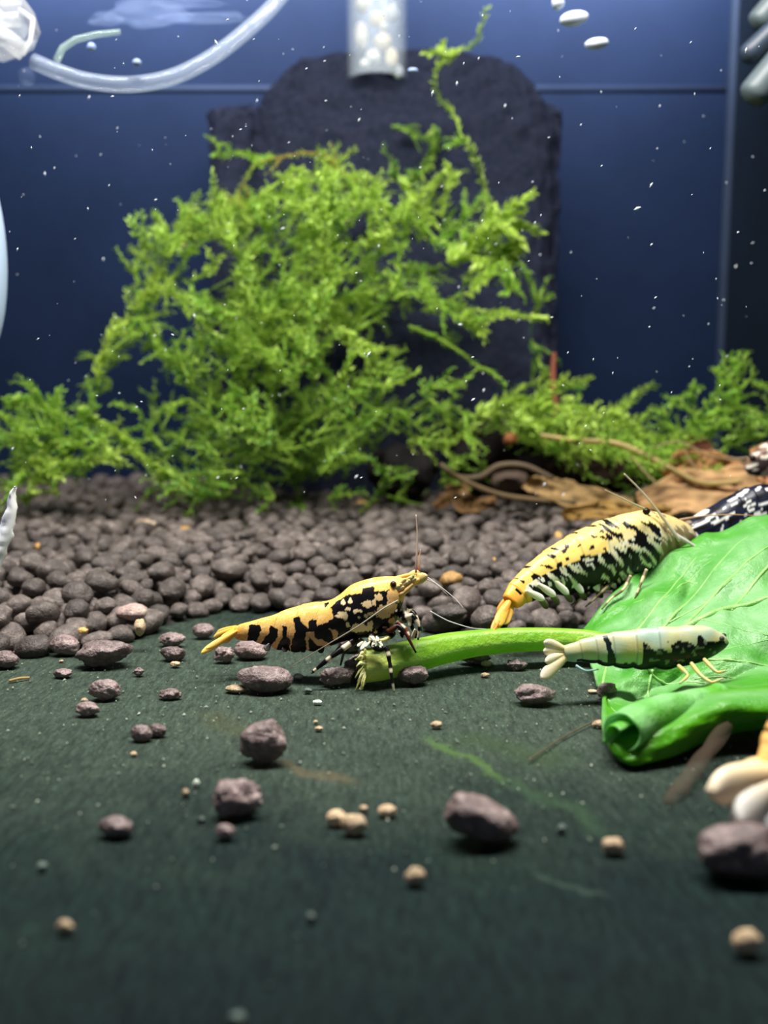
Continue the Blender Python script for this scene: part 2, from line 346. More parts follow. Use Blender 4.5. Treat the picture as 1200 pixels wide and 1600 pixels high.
pebs = [
 (417, 1059, 84, 50, 'large oval dark pebble with a diagonal crease below the shrimp belly', 'soil_pebble', 0.35, 0.05),
 (412, 1158, 70, 78, 'upright rounded grey-brown pebble alone in the middle of the mat', 'soil_pebble', 0.65, 0.07),
 (369, 1247, 76, 66, 'knobbly pebble with white patches and a golden crumb on it', 'soil_pebble', 0.3, 0.12),
 (352, 1299, 31, 28, 'small round pebble just in front of the white-patched one', 'soil_pebble', 0.2, 0.05),
 (746, 1281, 112, 84, 'big angular brown pebble slanting down right on the bare front mat', 'soil_pebble', 0.9, 0.05),
 (1156, 1325, 126, 108, 'largest blurred pebble under the orange tail in the near corner', 'soil_pebble', 0.5, 0.07),
 (836, 1084, 62, 36, 'oval pebble with pitted top in front of the pale tail fan', 'soil_pebble', 0.5, 0.07),
 (165, 1077, 46, 38, 'squarish pebble with white scratches left on the mat', 'soil_pebble', 0.7, 0.07),
 (138, 1107, 36, 25, 'small flat pebble in front of the white-scratched one', 'soil_pebble', 0.7, 0.06),
 (222, 1144, 34, 32, 'pinkish rounded pebble touching a smaller lump', 'soil_pebble', 0.3, 0.05),
 (245, 1141, 27, 24, 'small lump touching the pinkish rounded pebble', 'soil_pebble', 0.4, 0.09),
 (267, 1083, 32, 20, 'small pebble with one white speck alone on the mat', 'soil_pebble', 0.6, 0.08),
 (98, 1051, 30, 17, 'flat reddish pebble in front of the soil edge at far left', 'soil_pebble', 0.9, 0.06),
 (217, 1050, 18, 14, 'tiny whitish-grey pebble between the soil edge and the scattered pebbles', 'soil_pebble', 0.8, 0.1),
 (183, 1291, 54, 38, 'blurred rounded pebble leftmost on the bare front mat', 'soil_pebble', 0.3, 0.06),
 (643, 1054, 52, 38, 'glossy dark pebble with a pale rim under the green stalk', 'soil_pebble', 0.5, 0.07),
 (527, 1057, 46, 34, 'rough sparkling pebble in front of the cut end of the stalk', 'soil_pebble', 0.5, 0.12),
 (556, 1038, 34, 42, 'dark pebble tucked behind the cut end of the stalk', 'soil_pebble', 0.5, 0.06),
 (547, 1002, 36, 40, 'grey pebble behind the shrimp hind legs', 'soil_pebble', 0.5, 0.08),
 (162, 1024, 80, 42, 'broad crusted pebble with a tan top at the soil edge', 'soil_pebble', 0.6, 0.1),
 (270, 1020, 36, 28, 'angular small pebble stacked against another under the tan top ones', 'soil_pebble', 0.9, 0.06),
 (268, 999, 38, 26, 'pebble just behind the angular small one at the soil edge', 'soil_pebble', 0.6, 0.08),
 (351, 1023, 30, 28, 'cracked pale pebble under the golden tail fan', 'soil_pebble', 0.4, 0.14),
 (391, 1014, 52, 36, 'very dark oval pebble beneath the shrimp tail', 'soil_pebble', 0.3, 0.05),
 (742, 1028, 46, 22, 'dark flat pebble just behind the green stalk middle', 'soil_pebble', 0.4, 0.08),
 (805, 1038, 30, 18, 'small pinkish crumpled pebble in front of the green stalk', 'soil_pebble', 0.5, 0.14),
 (948, 1078, 30, 34, 'dark pebble half hidden by the lettuce edge', 'soil_pebble', 0.3, 0.05),
 (102, 1008, 44, 38, 'round pebble at the soil edge beside the broad crusted one', 'soil_pebble', 0.3, 0.06),
 (8, 1030, 44, 32, 'dark round pebble at the left end of the soil edge', 'soil_pebble', 0.2, 0.05),
 (318, 985, 34, 28, 'small round glossy pebble left of the golden tail fan', 'soil_pebble', 0.2, 0.04),
 (36, 1017, 28, 17, 'small flat grey pebble by the soil edge at far left', 'soil_pebble', 0.4, 0.06),
]
for (px, py, w_, h_, lab, nm, ang, rg) in pebs:
    place_pebble(nm, px, py, w_, h_, lab, 'pebble', LOOSE, angular=ang, rough=rg*1.5, tilt=0.42 if px == 746 else (0.12*math.sin(px)), group='loose soil pebbles on the mat')
crumbs = [
 (527, 1276, 34, 32, 'left lump of the tan crumb cluster on the front mat', TAN), (554, 1286, 42, 42, 'right lump of the tan crumb cluster on the front mat', TAN),
 (568, 1262, 14, 14, 'small tan lump on top of the tan crumb cluster', TAN), (605, 1265, 30, 24, 'tan crumb right beside the tan crumb cluster', TAN),
 (648, 1364, 32, 44, 'tan egg-shaped crumb on the bare front mat', TAN), (958, 1321, 36, 32, 'pale tan crumb between the big angular pebble and the corner one', TAN),
 (1167, 1470, 46, 46, 'pale crumb nearest the camera at the right side of the mat', TAN), (102, 1444, 26, 34, 'dull olive crumb nearest the camera on the left', TAN),
 (682, 1132, 18, 15, 'cream grain alone in front of the stalk', TAN), (496, 1096, 14, 10, 'cream grain in front of the sparkling pebble', WHITISH),
 (498, 1137, 13, 10, 'lower cream grain right of the upright pebble', TAN), (493, 1127, 8, 8, 'upper tiny cream grain right of the upright pebble', TAN),
 (481, 1078, 14, 11, 'greenish grain right of the creased oval pebble', DIM), (466, 1056, 15, 10, 'white grain touching the creased oval pebble', WHITISH),
 (369, 1075, 34, 13, 'flat tan chip left of the creased oval pebble', TAN), (274, 1037, 16, 11, 'short tan cylinder in front of the stacked pebbles', TAN),
 (290, 1237, 12, 20, 'left one of two pale grains near the white-patched pebble', TAN), (307, 1222, 11, 17, 'right one of two pale grains near the white-patched pebble', WHITISH),
 (209, 1177, 11, 11, 'cream grain in front of the pinkish pebble', TAN), (877, 1293, 14, 22, 'dim grey-green grain right of the big angular pebble', DIM),
 (938, 1130, 26, 14, 'tan chip by the lettuce curl', TAN), (926, 1079, 16, 8, 'cream chip touching the dark pebble by the lettuce', TAN),
 (66, 1352, 16, 20, 'dim whitish flake at the far left of the front mat', DIM), (372, 1588, 26, 26, 'dim grey flake lowest on the mat', DIM),
 (486, 1430, 14, 22, 'dim flake on the bare middle front mat', DIM), (315, 1278, 12, 16, 'grey flake left of the small round pebble', DIM),
 (760, 1036, 18, 12, 'cream grain at the dark flat pebble behind the stalk', TAN), (758, 1054, 14, 9, 'cream grain below the stalk middle', TAN),
 (96, 1032, 8, 5, 'tiny tan grain by the soil edge at far left', TAN), (132, 1094, 12, 11, 'tan grain between two pebbles on the left', TAN),
 (393, 1255, 22, 26, 'golden crumb stuck on the white-patched pebble', GOLDEN),
]
for (px, py, w_, h_, lab, mt) in crumbs:
    place_pebble('crumb', px, py, w_, h_, lab, 'crumb', mt, angular=0.35, rough=0.1, group='pale crumbs on the mat', sub=3)
# flecks on the mat
m = MB()
for k in range(900):
    px = R.uniform(-60, 1260); py = 1010+abs(R.gauss(0, 1))*150
    if py > 1590: continue
    c = G(px, py); s = R.uniform(0.003, 0.011)*(0.6+0.5*R.random())
    a = R.uniform(0, TAU); l = s*R.uniform(1, 2.6)
    dx, dy = math.cos(a), math.sin(a)
    t = R.random(); col = mixc(srgb(90, 108, 92), srgb(190, 198, 178), t*t)
    vs = [(c.x+dx*l, c.y+dy*l, 0.004), (c.x-dy*s, c.y+dx*s, 0.004), (c.x-dx*l, c.y-dy*l, 0.004), (c.x+dy*s, c.y-dx*s, 0.004), (c.x, c.y, 0.012+s*0.6)]
    m.add(vs, [(0, 1, 4), (1, 2, 4), (2, 3, 4), (3, 0, 4)], col)
tag(m.build('mat_flecks', WHITEM, smooth=False), 'tiny pale flecks scattered over the dark green mat', 'flecks', kind='stuff')

# ---------------------------------------------------------------- soil bed
edge = [(-400, 1045), (0, 1036), (70, 1018), (120, 1014), (190, 1008), (240, 985), (300, 968), (350, 952), (430, 955), (520, 968), (600, 965), (640, 962), (680, 985), (760, 996), (840, 985), (930, 975), (1000, 985), (1300, 985), (1700, 985)]
EW = [(G(a, b).x, G(a, b).y) for a, b in edge]
def edge_y(x):
    if x <= EW[0][0]: return EW[0][1]
    for (a, ya), (b, yb) in zip(EW, EW[1:]):
        if x <= b: return lerp(ya, yb, (x-a)/(b-a))
    return EW[-1][1]
def bed_h(x, y):
    e = y-edge_y(x)
    if e < 0: return -0.1
    return min(e*0.16, 0.22) + max(0, (y-12))*0.017 + 0.07*noise.noise(Vector((x*0.6, y*0.6, 0)))*min(1, e)
m = MB(); vs = []; nx, ny = 110, 90
for j in range(ny+1):
    for i in range(nx+1):
        x = lerp(LX+0.02, RX-0.02, i/nx); y = lerp(8.5, BACKY-0.02, j/ny)
        vs.append((x, y, bed_h(x, y)-0.03 if y > edge_y(x)+0.15 else -0.11))
m.add(vs, [(j*(nx+1)+i, j*(nx+1)+i+1, (j+1)*(nx+1)+i+1, (j+1)*(nx+1)+i) for j in range(ny) for i in range(nx)], (1, 1, 1))
tag(m.build('soil_bed', SOILBASE), 'dark packed soil under the loose pellets', 'soil', kind='stuff')
grains = []; cell = {}
def try_put(x, y, r, layer, k=1.55):
    ci, cj = int(x//0.5), int(y//0.5)
    for a in (-1, 0, 1):
        for b in (-1, 0, 1):
            for (gx, gy, gr, gl) in cell.get((ci+a, cj+b, layer), ()):
                if (gx-x)**2+(gy-y)**2 < ((gr+r)*k/2)**2: return False
    cell.setdefault((ci, cj, layer), []).append((x, y, r, layer)); return True
for layer, tries, k in ((0, 42000, 1.62), (1, 16000, 2.0)):
    for _ in range(tries):
        y = R.uniform(8.8, BACKY-0.28); hw = (y*0.42+0.8)
        x = R.uniform(-hw, min(hw, RX-0.28)); e = y-edge_y(x)
        if e < (0 if layer == 0 else 0.45): continue
        r = R.uniform(0.09, 0.165)+(0.02 if y < 11 else 0)
        if layer == 1: r *= R.uniform(0.8, 1.12)
        if try_put(x, y, r, layer, k):
            grains.append((x, y, bed_h(x, y)+r*0.45+(0.13+R.uniform(0, 0.1) if layer else R.uniform(-0.03, 0.05)), r))
def visible(g):
    return abs(g[0])/g[1] < 0.43
grains.sort(key=lambda g: g[1])
protos = []
for s in range(14):
    v, f = rock(100+s, 3, R.uniform(0.15, 0.7), R.uniform(0.04, 0.09), (1.15+0.25*R.random(), 1, 0.78+0.12*R.random()))
    protos.append((v, f))
v2 = []
for s in range(14): v2.append(rock(100+s, 2, R.uniform(0.15, 0.7), 0.07, (1.15+0.25*R.random(), 1, 0.8)))
pmesh = []
for s, (v, f) in enumerate(protos):
    mm = MB(); mm.add([q*0.165 for q in v], f, (1, 1, 1)); ob = mm.build('soil_pellet', SOIL); pmesh.append(ob.data); bpy.data.objects.remove(ob)
nind = 0; rest = MB()
for g in grains:
    x, y, z, r = g
    rot = Matrix.Rotation(R.uniform(0, TAU), 3, 'Z') @ Matrix.Rotation(R.gauss(0, 0.3), 3, 'X') @ Matrix.Rotation(R.gauss(0, 0.3), 3, 'Y')
    if nind < 300 and visible(g) and not (x > 2.6 and y < 11):
        ob = bpy.data.objects.new('soil_pellet', pmesh[R.randrange(14)]); sc.collection.objects.link(ob)
        ob.location = (x, y, z); ob.rotation_euler = rot.to_euler(); ob.scale = (r/0.165,)*3
        tag(ob, 'rounded grey-brown soil pellet heaped at the front of the soil bed', 'pellet', 'soil pellets at the front of the bed'); nind += 1
    else:
        v, f = (protos if y < 14.5 else v2)[R.randrange(14)]
        rest.add([rot @ (q*r)+Vector((x, y, z)) for q in v], f, (1, 1, 1))
tag(rest.build('soil_pellets', SOIL), 'grey-brown soil pellets covering the back of the bed', 'soil', kind='stuff')
def on_bed(name, px, py, w_, h_, lab, mt, cat_='crumb', ang=0.4):
    d = 8.5; 
    for it in range(200):
        q = P(px, py+h_*0.3, d)
        if q.z <= max(bed_h(q.x, q.y), 0)+0.22: break
        d += 0.08
    W = w_/F*d; H = max(h_/F*d, 0.35*W)
    m = MB(); v, f = rock(int(px+py), 3, ang, 0.09, (W/2, (W+H)/4, H/2)); m.add(v, f, (1, 1, 1)); ob = m.build(name, mt)
    ob.location = q+Vector((0, 0, H*0.25)); return tag(ob, lab, cat_)
on_bed('crumb', 705, 904, 36, 26, 'golden tan stone on the soil right of the shrimp head', GOLDEN, 'stone')
on_bed('crumb', 227, 818, 34, 14, 'elongated cream chip far back on the soil at left', TAN)
on_bed('crumb', 290, 830, 22, 20, 'blurred golden crumb far back beside the cream chip', GOLDEN)
on_bed('crumb', 167, 797, 14, 16, 'blurred cream crumb farthest back at left', TAN)
on_bed('crumb', 60, 854, 12, 14, 'small orange crumb beside the white shard', GOLDEN)
on_bed('crumb', 110, 930, 44, 20, 'tan crust lying on the soil at left', TAN)
on_bed('crumb', 208, 955, 46, 24, 'pale pinkish-tan stone at the soil edge', pebble_mat('pink_stone', srgb(120, 98, 92), srgb(158, 134, 128), srgb(205, 190, 165)), 'stone')
on_bed('crumb', 219, 978, 18, 26, 'cream bit stuck beside the pinkish stone', TAN)
on_bed('crumb', 572, 858, 24, 14, 'cream crumb on the soil above the shrimp back', TAN)
on_bed('crumb', 872, 842, 14, 24, 'orange-tan crumb behind the shrimp on the slope', GOLDEN)
on_bed('crumb', 770, 878, 12, 16, 'small yellowish crumb right of the golden stone', GOLDEN)
on_bed('crumb', 565, 788, 24, 14, 'blurred yellowish crumb under the moss', GOLDEN)
on_bed('crumb', 130, 985, 16, 10, 'tiny orange bit between edge pebbles', GOLDEN)
on_bed('crumb', 702, 955, 54, 24, 'elongated grey stone at the edge right of the shrimp', SOIL, 'stone')

# ---------------------------------------------------------------- moss
def frond(mb, pts, wid=1.0, r0=0.02, leafc=None, stemc=None, side=True, leaf_n=34, rnd=None, bare=0.0):
    """a stem along world pts with overlapping leaflets and short side shoots"""
    rnd = rnd or R
    n = max(4, int(sum((Vector(pts[i+1])-Vector(pts[i])).length for i in range(len(pts)-1))*7))
    path = [vcat(pts, i/n) for i in range(n+1)]
    L = sum((path[i+1]-path[i]).length for i in range(n))
    path = [p+Vector((noise.noise(p*2.1), noise.noise(p*2.1+Vector((9, 0, 0))), noise.noise(p*2.1+Vector((0, 9, 0)))))*0.05 for p in path]
    stemc = stemc or srgb(160, 195, 70); leafc = leafc or srgb(150, 205, 60)
    mb.tube(path, lambda t: r0*(1-0.6*t), stemc, 5)
    cnt = int(L*leaf_n)
    for k in range(cnt):
        t = (k+rnd.random())/cnt
        if t < bare: continue
        x = t*n; i = min(int(x), n-1); p = path[i].lerp(path[i+1], x-i); T = (path[i+1]-path[i])
        if T.length < 1e-6: continue
        T.normalize()
        a = T.orthogonal().normalized(); b = T.cross(a); an = (0 if k % 2 else math.pi)+rnd.gauss(0, 0.9)
        o = a*math.cos(an)+b*math.sin(an)
        ln = (0.10+0.08*rnd.random())*wid*(1.0-0.3*t); wd = ln*0.25
        D = (T*rnd.uniform(0.55, 1.1)+o).normalized(); S = D.cross(T+o*0.1)
        if S.length < 1e-5: continue
        S.normalize(); U = D.cross(S)*ln*0.12
        c = mixc(leafc, srgb(215, 240, 110), rnd.random()**2*0.8); c2 = mixc(c, srgb(235, 250, 170), 0.4*rnd.random())
        c = mixc(c, srgb(62, 120, 44), rnd.random()*0.4)
        vs = [p, p+D*ln*0.45+S*wd+U, p+D*ln, p+D*ln*0.45-S*wd+U, p+D*ln*0.5-U*0.5]
        mb.add(vs, [(0, 1, 4), (1, 2, 4), (2, 3, 4), (3, 0, 4)], [c, c, c2, c, c])
    if side:
        ns = int(L*3.8)
        for k in range(ns):
            t = rnd.uniform(0.05+bare, 0.97); x = t*n; i = min(int(x), n-1); p = path[i]; T = (path[i+1]-path[i]).normalized()
            o = Vector((rnd.gauss(0, 1), rnd.gauss(0, 0.8), rnd.gauss(0, 1))); o -= T*o.dot(T)
            if o.length < 1e-3: continue
            o.normalize(); l = rnd.uniform(0.18, 0.55)*wid
            D = (T*rnd.uniform(0.4, 1.1)+o).normalized()
            pp = [p, p+D*l*0.5+Vector((0, 0, 0.02)), p+D*l+T*l*0.25+Vector((0, 0, -0.03))]
            frond(mb, pp, wid*0.72, r0*0.7, leafc, stemc, False, leaf_n*1.1, rnd)
def frond_px(parent, pxs, d0, d1, wid=1.0, **k):
    m = MB(); n = len(pxs)
    pts = [P(x, y, lerp(d0, d1, i/(n-1))+0.25*math.sin(i*1.7)) for i, (x, y) in enumerate(pxs)]
    frond(m, pts, wid, **k); return m.build('frond', MOSS, parent)
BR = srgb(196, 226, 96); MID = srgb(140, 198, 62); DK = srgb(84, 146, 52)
moss = thing('java_moss', P(470, 790, 18.0), 'big arching bush of bright green moss in the middle of the tank', 'moss')
T = [
 ([(150, 590), (170, 540), (200, 500), (250, 420), (300, 360), (350, 330), (430, 300), (490, 272), (540, 275), (585, 305)], 16.4, 16.8, 1.25, dict(leafc=BR, stemc=srgb(165, 190, 60))),
 ([(555, 285), (525, 262), (495, 242), (430, 246), (395, 262), (372, 300), (355, 325)], 16.6, 16.4, 0.8, dict(leafc=BR, stemc=srgb(150, 130, 62), r0=0.03)),
 ([(430, 248), (400, 250), (380, 238), (350, 242), (332, 243)], 16.5, 16.3, 0.9, dict(leafc=MID)),
 ([(320, 350), (300, 340), (275, 308)], 16.5, 16.3, 0.8, dict(leafc=MID)),
 ([(290, 385), (270, 375), (250, 355)], 16.5, 16.3, 0.5, dict(leafc=MID, stemc=srgb(150, 125, 62), r0=0.03)),
 ([(410, 305), (440, 280), (460, 258)], 16.2, 16.0, 0.7, dict(leafc=BR, r0=0.03)),
 ([(520, 280), (522, 258), (520, 236)], 17.6, 17.5, 0.9, dict(leafc=MID)),
 ([(768, 345), (757, 300), (745, 258), (725, 220), (712, 185), (685, 150), (680, 112), (702, 90), (742, 65), (752, 40), (760, 12)], 17.6, 16.6, 0.95, dict(leafc=BR, r0=0.022, side=False, leaf_n=26)),
 ([(703, 90), (690, 82), (690, 72)], 16.6, 16.6, 1.2, dict(leafc=BR)),
 ([(725, 215), (712, 225), (695, 228)], 17.0, 16.8, 0.8, dict(leafc=MID)),
 ([(757, 300), (768, 325), (772, 350)], 17.2, 17.2, 0.7, dict(leafc=MID)),
 ([(612, 197), (640, 206), (655, 212), (672, 215)], 18.2, 18.4, 0.8, dict(leafc=MID)),
 ([(676, 195), (680, 225), (670, 258), (645, 280), (625, 282), (612, 270)], 18.5, 18.0, 1.3, dict(leafc=DK, r0=0.03)),
 ([(690, 380), (715, 350), (740, 325), (757, 302)], 16.8, 17.2, 1.1, dict(leafc=MID)),
 ([(580, 300), (610, 325), (650, 345), (690, 378), (720, 400)], 16.6, 16.6, 0.9, dict(leafc=MID)),
 ([(690, 340), (700, 300), (715, 270)], 16.6, 16.3, 1.2, dict(leafc=BR)),
 ([(620, 275), (640, 300), (660, 330), (680, 350)], 16.8, 16.6, 1.2, dict(leafc=BR)),
 ([(700, 410), (735, 385), (770, 352), (800, 358), (808, 390), (785, 412), (745, 408)], 16.3, 16.5, 1.9, dict(leafc=BR, leaf_n=60)),
 ([(790, 408), (796, 435), (800, 455), (792, 460)], 16.4, 16.3, 1.2, dict(leafc=MID)),
 ([(815, 410), (832, 440), (838, 468), (842, 500)], 17.4, 17.6, 0.9, dict(leafc=DK)),
 ([(835, 470), (850, 465), (862, 458)], 17.4, 17.2, 0.9, dict(leafc=MID)),
 ([(655, 445), (690, 475), (720, 500), (745, 515)], 16.6, 16.4, 1.1, dict(leafc=MID)),
 ([(740, 505), (770, 492), (800, 490), (830, 497), (853, 497)], 16.2, 16.0, 0.95, dict(leafc=BR, side=False, leaf_n=60)),
 ([(720, 490), (740, 515), (758, 520)], 16.2, 16.1, 1.3, dict(leafc=BR)),
 ([(640, 510), (690, 530), (740, 565), (770, 585), (788, 605)], 16.8, 16.4, 0.8, dict(leafc=MID, r0=0.03, side=False)),
 ([(565, 600), (600, 602), (630, 595), (658, 580)], 16.0, 15.8, 0.7, dict(leafc=BR, r0=0.035, side=False)),
 ([(350, 545), (400, 522), (460, 515), (520, 512), (560, 530), (592, 556)], 16.0, 15.9, 1.1, dict(leafc=BR)),
 ([(400, 500), (470, 485), (540, 470), (600, 450)], 16.0, 16.4, 1.1, dict(leafc=BR)),
 ([(255, 415), (270, 450), (290, 480), (320, 510), (350, 530)], 16.4, 16.2, 1.0, dict(leafc=BR)),
 ([(215, 495), (235, 525), (265, 560), (280, 600)], 16.4, 16.4, 1.0, dict(leafc=MID)),
 ([(255, 430), (235, 465), (212, 495), (205, 520)], 16.6, 16.4, 0.9, dict(leafc=MID)),
 ([(215, 480), (214, 462), (216, 450)], 16.4, 16.4, 0.7, dict(leafc=MID)),
 ([(490, 565), (520, 590), (560, 620), (600, 650)], 16.2, 16.0, 0.9, dict(leafc=MID, side=False)),
 ([(440, 700), (500, 640), (550, 615), (580, 610)], 16.4, 16.2, 0.8, dict(leafc=MID)),
 ([(380, 560), (365, 600), (360, 640), (350, 680)], 15.9, 15.8, 1.0, dict(leafc=MID)),
 ([(430, 800), (470, 790), (475, 820)], 17.2, 16.4, 0.9, dict(leafc=DK)),
 ([(120, 640), (160, 662), (205, 695), (250, 735), (290, 760)], 15.9, 16.6, 1.25, dict(leafc=BR, r0=0.04, side=False, leaf_n=55)),
 ([(255, 700), (235, 680), (215, 640), (185, 630)], 16.5, 16.4, 0.9, dict(leafc=MID)),
 ([(300, 440), (320, 430), (335, 410), (350, 400)], 16.2, 16.0, 0.9, dict(leafc=BR)),
 ([(840, 560), (870, 600), (900, 605), (918, 602)], 17.4, 17.2, 0.9, dict(leafc=DK)),
 ([(832, 530), (845, 570), (860, 610), (870, 640)], 17.6, 17.6, 1.0, dict(leafc=DK)),
 ([(640, 690), (685, 697), (720, 685), (745, 660)], 16.4, 16.3, 1.1, dict(leafc=BR)),
 ([(500, 740), (520, 700), (560, 660), (600, 640), (640, 650)], 16.4, 16.3, 1.0, dict(leafc=MID)),
]
for (px, d0, d1, wd, kw) in T: frond_px(moss, px, d0, d1, wd, **kw)
DM = """
0000000000001200000000
0000000000235532330000
0000002358999745552000
0000037898899877655300
0000066619735787767400
0000266128677878711300
0001455699999687653332
0001573379999863322110
0004653478889753222011
0002445677875665332210
0000004567876556655300
0000003688887555554200
0000045688888766442000
0000036888887776540000
0000000134554432100000
""".split()
DM0Y = 220
def dens(px, py, dm=DM, x0=0, y0=DM0Y):
    i = int((px-x0)//40); j = int((py-y0)//40)
    if j < 0 or j >= len(dm) or i < 0 or i >= len(dm[0]): return 0
    return int(dm[j][i])
def fill(parent, dm, x0, y0, total, dnear, dfar, root, stuff_name, wid=1.0, part_n=0, seed=1, cbr=BR, cmid=MID, cdk=DK, sdlen=(40, 120)):
    rr = random.Random(seed); st = MB(); made = 0; tries = 0
    H = len(dm)*40; Wd = len(dm[0])*40
    while made < total and tries < total*40:
        tries += 1
        px = x0+rr.random()*Wd; py = y0+rr.random()*H; dn = dens(px, py, dm, x0, y0)
        if rr.random() > (dn/9.0)**2.2: continue
        d = rr.uniform(dnear, dfar) if dn < 7 else rr.uniform(dnear, dfar)
        ang = math.atan2(py-root[1], px-root[0])+rr.gauss(0, 0.75)
        pts = [(px, py)]; Lp = rr.uniform(*sdlen); step = 14; bend = rr.gauss(0, 0.16); x, y = px, py
        for s in range(int(Lp/step)):
            x += math.cos(ang)*step; y += math.sin(ang)*step; ang += bend+rr.gauss(0, 0.1)
            if dens(x, y, dm, x0, y0) < 1 or (dens(x, y, dm, x0, y0) < 3 and rr.random() < 0.5): break
            pts.append((x, y))
        if len(pts) < 3: continue
        dz = rr.gauss(0, 0.5)
        wp = [P(a, b, d+dz*i/len(pts)) for i, (a, b) in enumerate(pts)]
        if min(p.z for p in wp) < 0.3 or max(p.y for p in wp) > BACKY-0.3: continue
        hfrac = (py-y0)/H
        lc = mixc(cbr, cmid, min(1, max(0, rr.gauss(0.25+0.5*hfrac, 0.25)))); lc = mixc(lc, cdk, min(1, max(0, rr.gauss(hfrac*0.95-0.1, 0.2))))  # lower fronds coloured darker, painting in the clump's self-shading
        if made < part_n:
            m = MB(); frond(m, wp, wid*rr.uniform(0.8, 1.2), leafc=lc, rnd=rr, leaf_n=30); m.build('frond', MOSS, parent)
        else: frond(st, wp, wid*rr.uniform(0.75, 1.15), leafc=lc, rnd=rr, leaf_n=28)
        made += 1
    ob = st.build(stuff_name, MOSS, parent); ob['kind'] = 'stuff'; return ob
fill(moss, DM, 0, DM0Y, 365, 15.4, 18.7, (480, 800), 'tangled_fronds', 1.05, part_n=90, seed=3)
LM = """
32100000
54412200
35654000
15543000
13210000
""".split()
lmoss = thing('java_moss', P(60, 760, 16.0), 'loose low sprigs of green moss at the left side of the tank', 'moss')
for px, d0, d1, wd in ([(0, 622), (40, 625), (80, 640), (120, 670), (170, 690), (220, 690)], 15.8, 16.2, 1.2), ([(35, 745), (55, 722), (100, 722), (150, 715), (200, 700)], 15.4, 16.0, 1.3), ([(100, 690), (85, 655), (60, 620), (40, 595)], 15.8, 15.6, 1.0), ([(60, 680), (75, 640), (95, 608)], 16.2, 16.2, 1.0), ([(45, 765), (60, 740), (75, 722)], 15.5, 15.5, 1.3), ([(115, 700), (125, 650), (150, 640), (140, 620)], 16.0, 16.0, 0.9), ([(140, 735), (120, 722), (90, 735), (85, 760)], 15.6, 15.6, 0.9):
    frond_px(lmoss, px, d0, d1, wd, leafc=MID if wd < 1.25 else BR)
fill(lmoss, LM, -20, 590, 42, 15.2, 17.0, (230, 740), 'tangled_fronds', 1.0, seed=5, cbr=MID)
CM = """
000000000000
024553210000
012344565320
000011345441
000001222332
000001223320
""".split()
cmoss = thing('java_moss', P(850, 740, 18.0), 'low cushion of green moss trailing over the dark wood beside the bush', 'moss')
for px, d0, d1, wd in ([(745, 650), (790, 632), (830, 634), (880, 640), (930, 655), (975, 652)], 16.4, 16.8, 1.8), ([(800, 640), (830, 660), (850, 665)], 16.3, 16.3, 1.5), ([(890, 650), (920, 690), (950, 720)], 16.6, 16.2, 1.4), ([(900, 700), (930, 715), (990, 705)], 16.0, 16.2, 1.3), ([(960, 655), (1000, 670), (1030, 690)], 17, 17, 1.4):
    frond_px(cmoss, px, d0, d1, wd, leafc=BR)
fill(cmoss, CM, 680, 600, 115, 15.6, 18.6, (880, 760), 'tangled_fronds', 1.05, part_n=10, seed=6)
RM = """
001210
013322
234454
245443
134321
""".split()
rmoss = thing('java_moss', P(1100, 740, 17.5), 'branching green moss sprig standing at the right corner of the tank', 'moss')
for px, d0, d1, wd in ([(1090, 705), (1078, 670), (1100, 635), (1130, 600), (1148, 580), (1142, 553)], 16.6, 16.6, 1.1), ([(1085, 660), (1082, 625), (1083, 600)], 16.6, 16.6, 1.1), ([(1060, 690), (1045, 660), (1030, 640), (1002, 650)], 16.6, 16.8, 0.9), ([(1100, 650), (1130, 640), (1180, 640), (1200, 670)], 16.4, 16.4, 1.1), ([(1130, 620), (1150, 612), (1156, 604)], 16.5, 16.5, 1.2), ([(1195, 680), (1165, 680), (1140, 695), (1120, 715)], 16.6, 16.6, 1.0), ([(1080, 645), (1060, 620), (1048, 630)], 16.6, 16.6, 0.9), ([(1095, 670), (1120, 668), (1140, 660)], 16.4, 16.4, 1.1), ([(1130, 585), (1120, 578), (1126, 590)], 16.5, 16.5, 0.8):
    frond_px(rmoss, px, d0, d1, wd, leafc=MID)
fill(rmoss, RM, 990, 560, 26, 16.2, 17.6, (1085, 760), 'tangled_fronds', 0.95, seed=8, cbr=MID, sdlen=(35, 80))

# ---------------------------------------------------------------- wood, dry leaves, stalks at the back right
def chunk(name, px, py, d, w_, h_, dep, col, lab, cat_, seed, ang=0.6, rough=0.16):
    m = MB(); W = w_/F*d; H = h_/F*d; v, f = rock(seed, 4, ang, rough, (W/2, dep/2, H/2))
    m.add(v, f, [mixc(col, tuple(c*1.8+0.01 for c in col), max(0, noise.noise(q*3+Vector((seed, 0, 0))))) for q in v])
    ob = m.build(name, DRY); ob.location = P(px, py, d); return tag(ob, lab, cat_)
chunk('driftwood', 800, 700, 18.6, 190, 130, 1.6, srgb(34, 28, 28), 'dark lump of wood behind the arching dry root', 'wood', 21)
chunk('driftwood', 935, 742, 17.6, 170, 60, 1.2, srgb(48, 28, 20), 'dark reddish piece of wood under the moss cushion', 'wood', 22)
chunk('driftwood', 630, 735, 17.8, 110, 90, 1.0, srgb(28, 24, 24), 'small dark wood lump inside the foot of the moss bush', 'wood', 26)
chunk('snail', 797, 752, 16.3, 62, 34, 0.5, srgb(92, 76, 66), 'dull brown oval shell under the arching dry root', 'shell', 23, 0.1, 0.05)
chunk('root_bud', 797, 686, 16.6, 22, 20, 0.2, srgb(150, 98, 58), 'small orange-brown bud on the dark wood', 'bud', 24, 0.2, 0.1)
